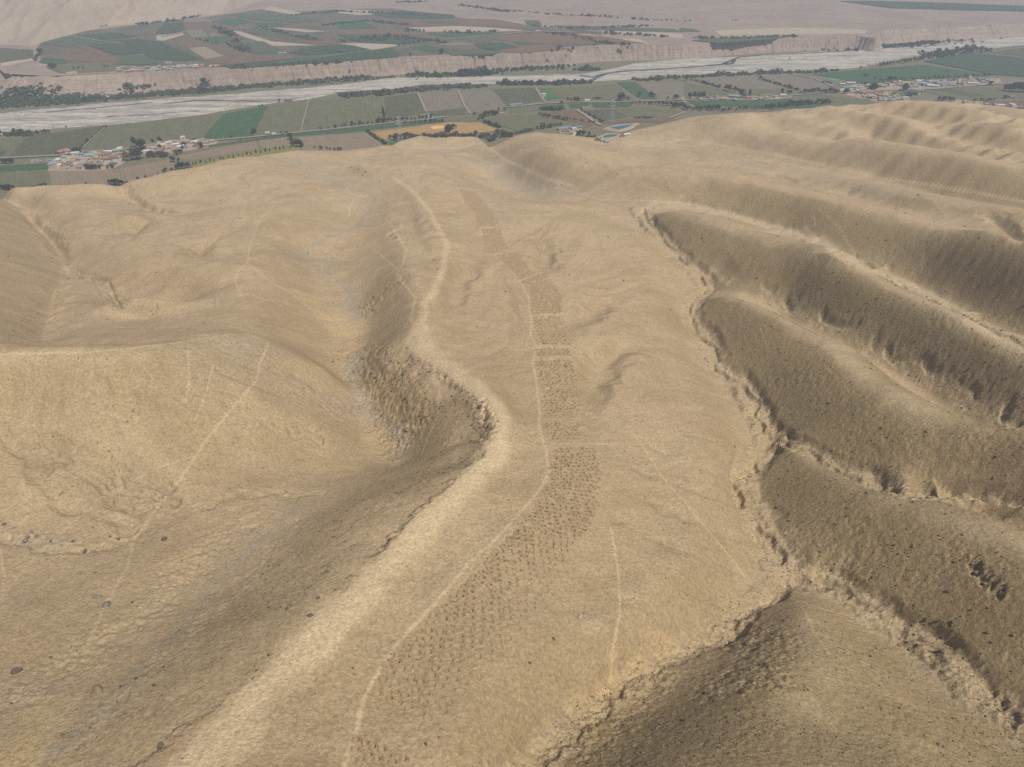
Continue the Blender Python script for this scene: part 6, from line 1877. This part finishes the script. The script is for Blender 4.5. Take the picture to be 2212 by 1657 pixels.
# ------------------------------------------------------------------ pylons
M_steel = plain("galvanised_steel", (.42, .43, .44), .5)
def bar(bmv, bmf, p, q, r):
    k = len(bmv); d = (Vector(q) - Vector(p)).normalized(); u = d.orthogonal().normalized(); w = d.cross(u)
    for c in (p, q):
        for s in ((-1, -1), (1, -1), (1, 1), (-1, 1)): bmv.append(tuple(Vector(c) + (u * s[0] + w * s[1]) * r))
    for i in range(4): bmf.append((k + i, k + (i + 1) % 4, k + 4 + (i + 1) % 4, k + 4 + i))
def pylon_parts(h):
    V, F = [], []
    def half(z): return 3.2 * (1 - z / h) ** 1.2 + .55
    zs = np.linspace(0, h, 9)
    for a, b_ in zip(zs[:-1], zs[1:]):
        ha, hb = half(a), half(b_)
        C = [(-1, -1), (1, -1), (1, 1), (-1, 1)]
        for i in range(4):
            (sx, sy), (tx, ty) = C[i], C[(i + 1) % 4]
            bar(V, F, (sx * ha, sy * ha, a), (sx * hb, sy * hb, b_), .07)
            bar(V, F, (sx * ha, sy * ha, a), (tx * hb, ty * hb, b_), .035); bar(V, F, (tx * ha, ty * ha, a), (sx * hb, sy * hb, b_), .035)
    lattice = mesh_from("lattice_mast", V, F, M_steel)
    V, F = [], []
    for z, L in ((h * .72, 5.5), (h * .84, 4.8), (h * .95, 4.0)):
        for s in (-1, 1):
            bar(V, F, (0, .5, z), (s * L, 0, z + .3), .07); bar(V, F, (0, -.5, z), (s * L, 0, z + .3), .07); bar(V, F, (0, 0, z + 1.4), (s * L, 0, z + .3), .06)
    return lattice, mesh_from("cross_arm", V, F, M_steel)
PY = pylon_parts(34)
for px, py, lab, lv in [(1321,266,"steel lattice pylon behind the larger pond",0), (865,307,"steel lattice pylon in the small green field left of the ochre field",0)]:
    o = bpy.data.objects.new("pylon", None); COL.objects.link(o); o.location = at_z([px], [py], lv)[0]; o.rotation_euler = (0, 0, .5)
    link("lattice_mast", PY[0], o); link("cross_arm", PY[1], o)
    tag(o, lab, "pylon", "pylons across the valley")

# ------------------------------------------------------------------ truck on the road
def truck(px, py, rot):
    P = at_z([px], [py], 0)[0]
    o = bpy.data.objects.new("truck", None); COL.objects.link(o); o.location = (P[0], P[1], 2.25); o.rotation_euler = (0, 0, rot)
    V, F = [], []; box_vf(-3.4, 3.0, -1.25, 1.25, 1.0, 3.7, V, F); link("cargo_box", mesh_from("cargo_box", V, F, WALL['white']), o)
    V, F = [], []; box_vf(3.1, 5.0, -1.15, 1.15, .7, 2.2, V, F)
    k = len(V); V += [(3.1, -1.15, 2.2), (4.7, -1.15, 2.2), (4.7, 1.15, 2.2), (3.1, 1.15, 2.2), (3.2, -1.05, 3.0), (4.3, -1.05, 3.0), (4.3, 1.05, 3.0), (3.2, 1.05, 3.0)]
    F += [(k+4, k+5, k+6, k+7), (k, k+1, k+5, k+4), (k+1, k+2, k+6, k+5), (k+2, k+3, k+7, k+6), (k+3, k, k+4, k+7)]
    link("cab", mesh_from("cab", V, F, ROOF['blue']), o)
    V, F = [], []; box_vf(-3.4, 4.8, -.5, .5, .55, .98, V, F); link("chassis", mesh_from("chassis", V, F, ROOF['dark']), o)
    bm = bmesh.new(); bmesh.ops.create_cone(bm, cap_ends=True, segments=14, radius1=.52, radius2=.52, depth=.35, matrix=Matrix.Rotation(math.pi / 2, 4, 'X'))
    me = bpy.data.meshes.new("wheel"); bm.to_mesh(me); bm.free(); me.materials.append(ROOF['dark'])
    for x in (-2.4, -1.2, 4.0):
        for y in (-1.05, 1.05): link("wheel", me, o, (x, y, .52))
    tag(o, "white box truck driving on the valley road at the left", "truck")
truck(579, 293.5, .33)
print("all", round(time.time() - T0, 1))
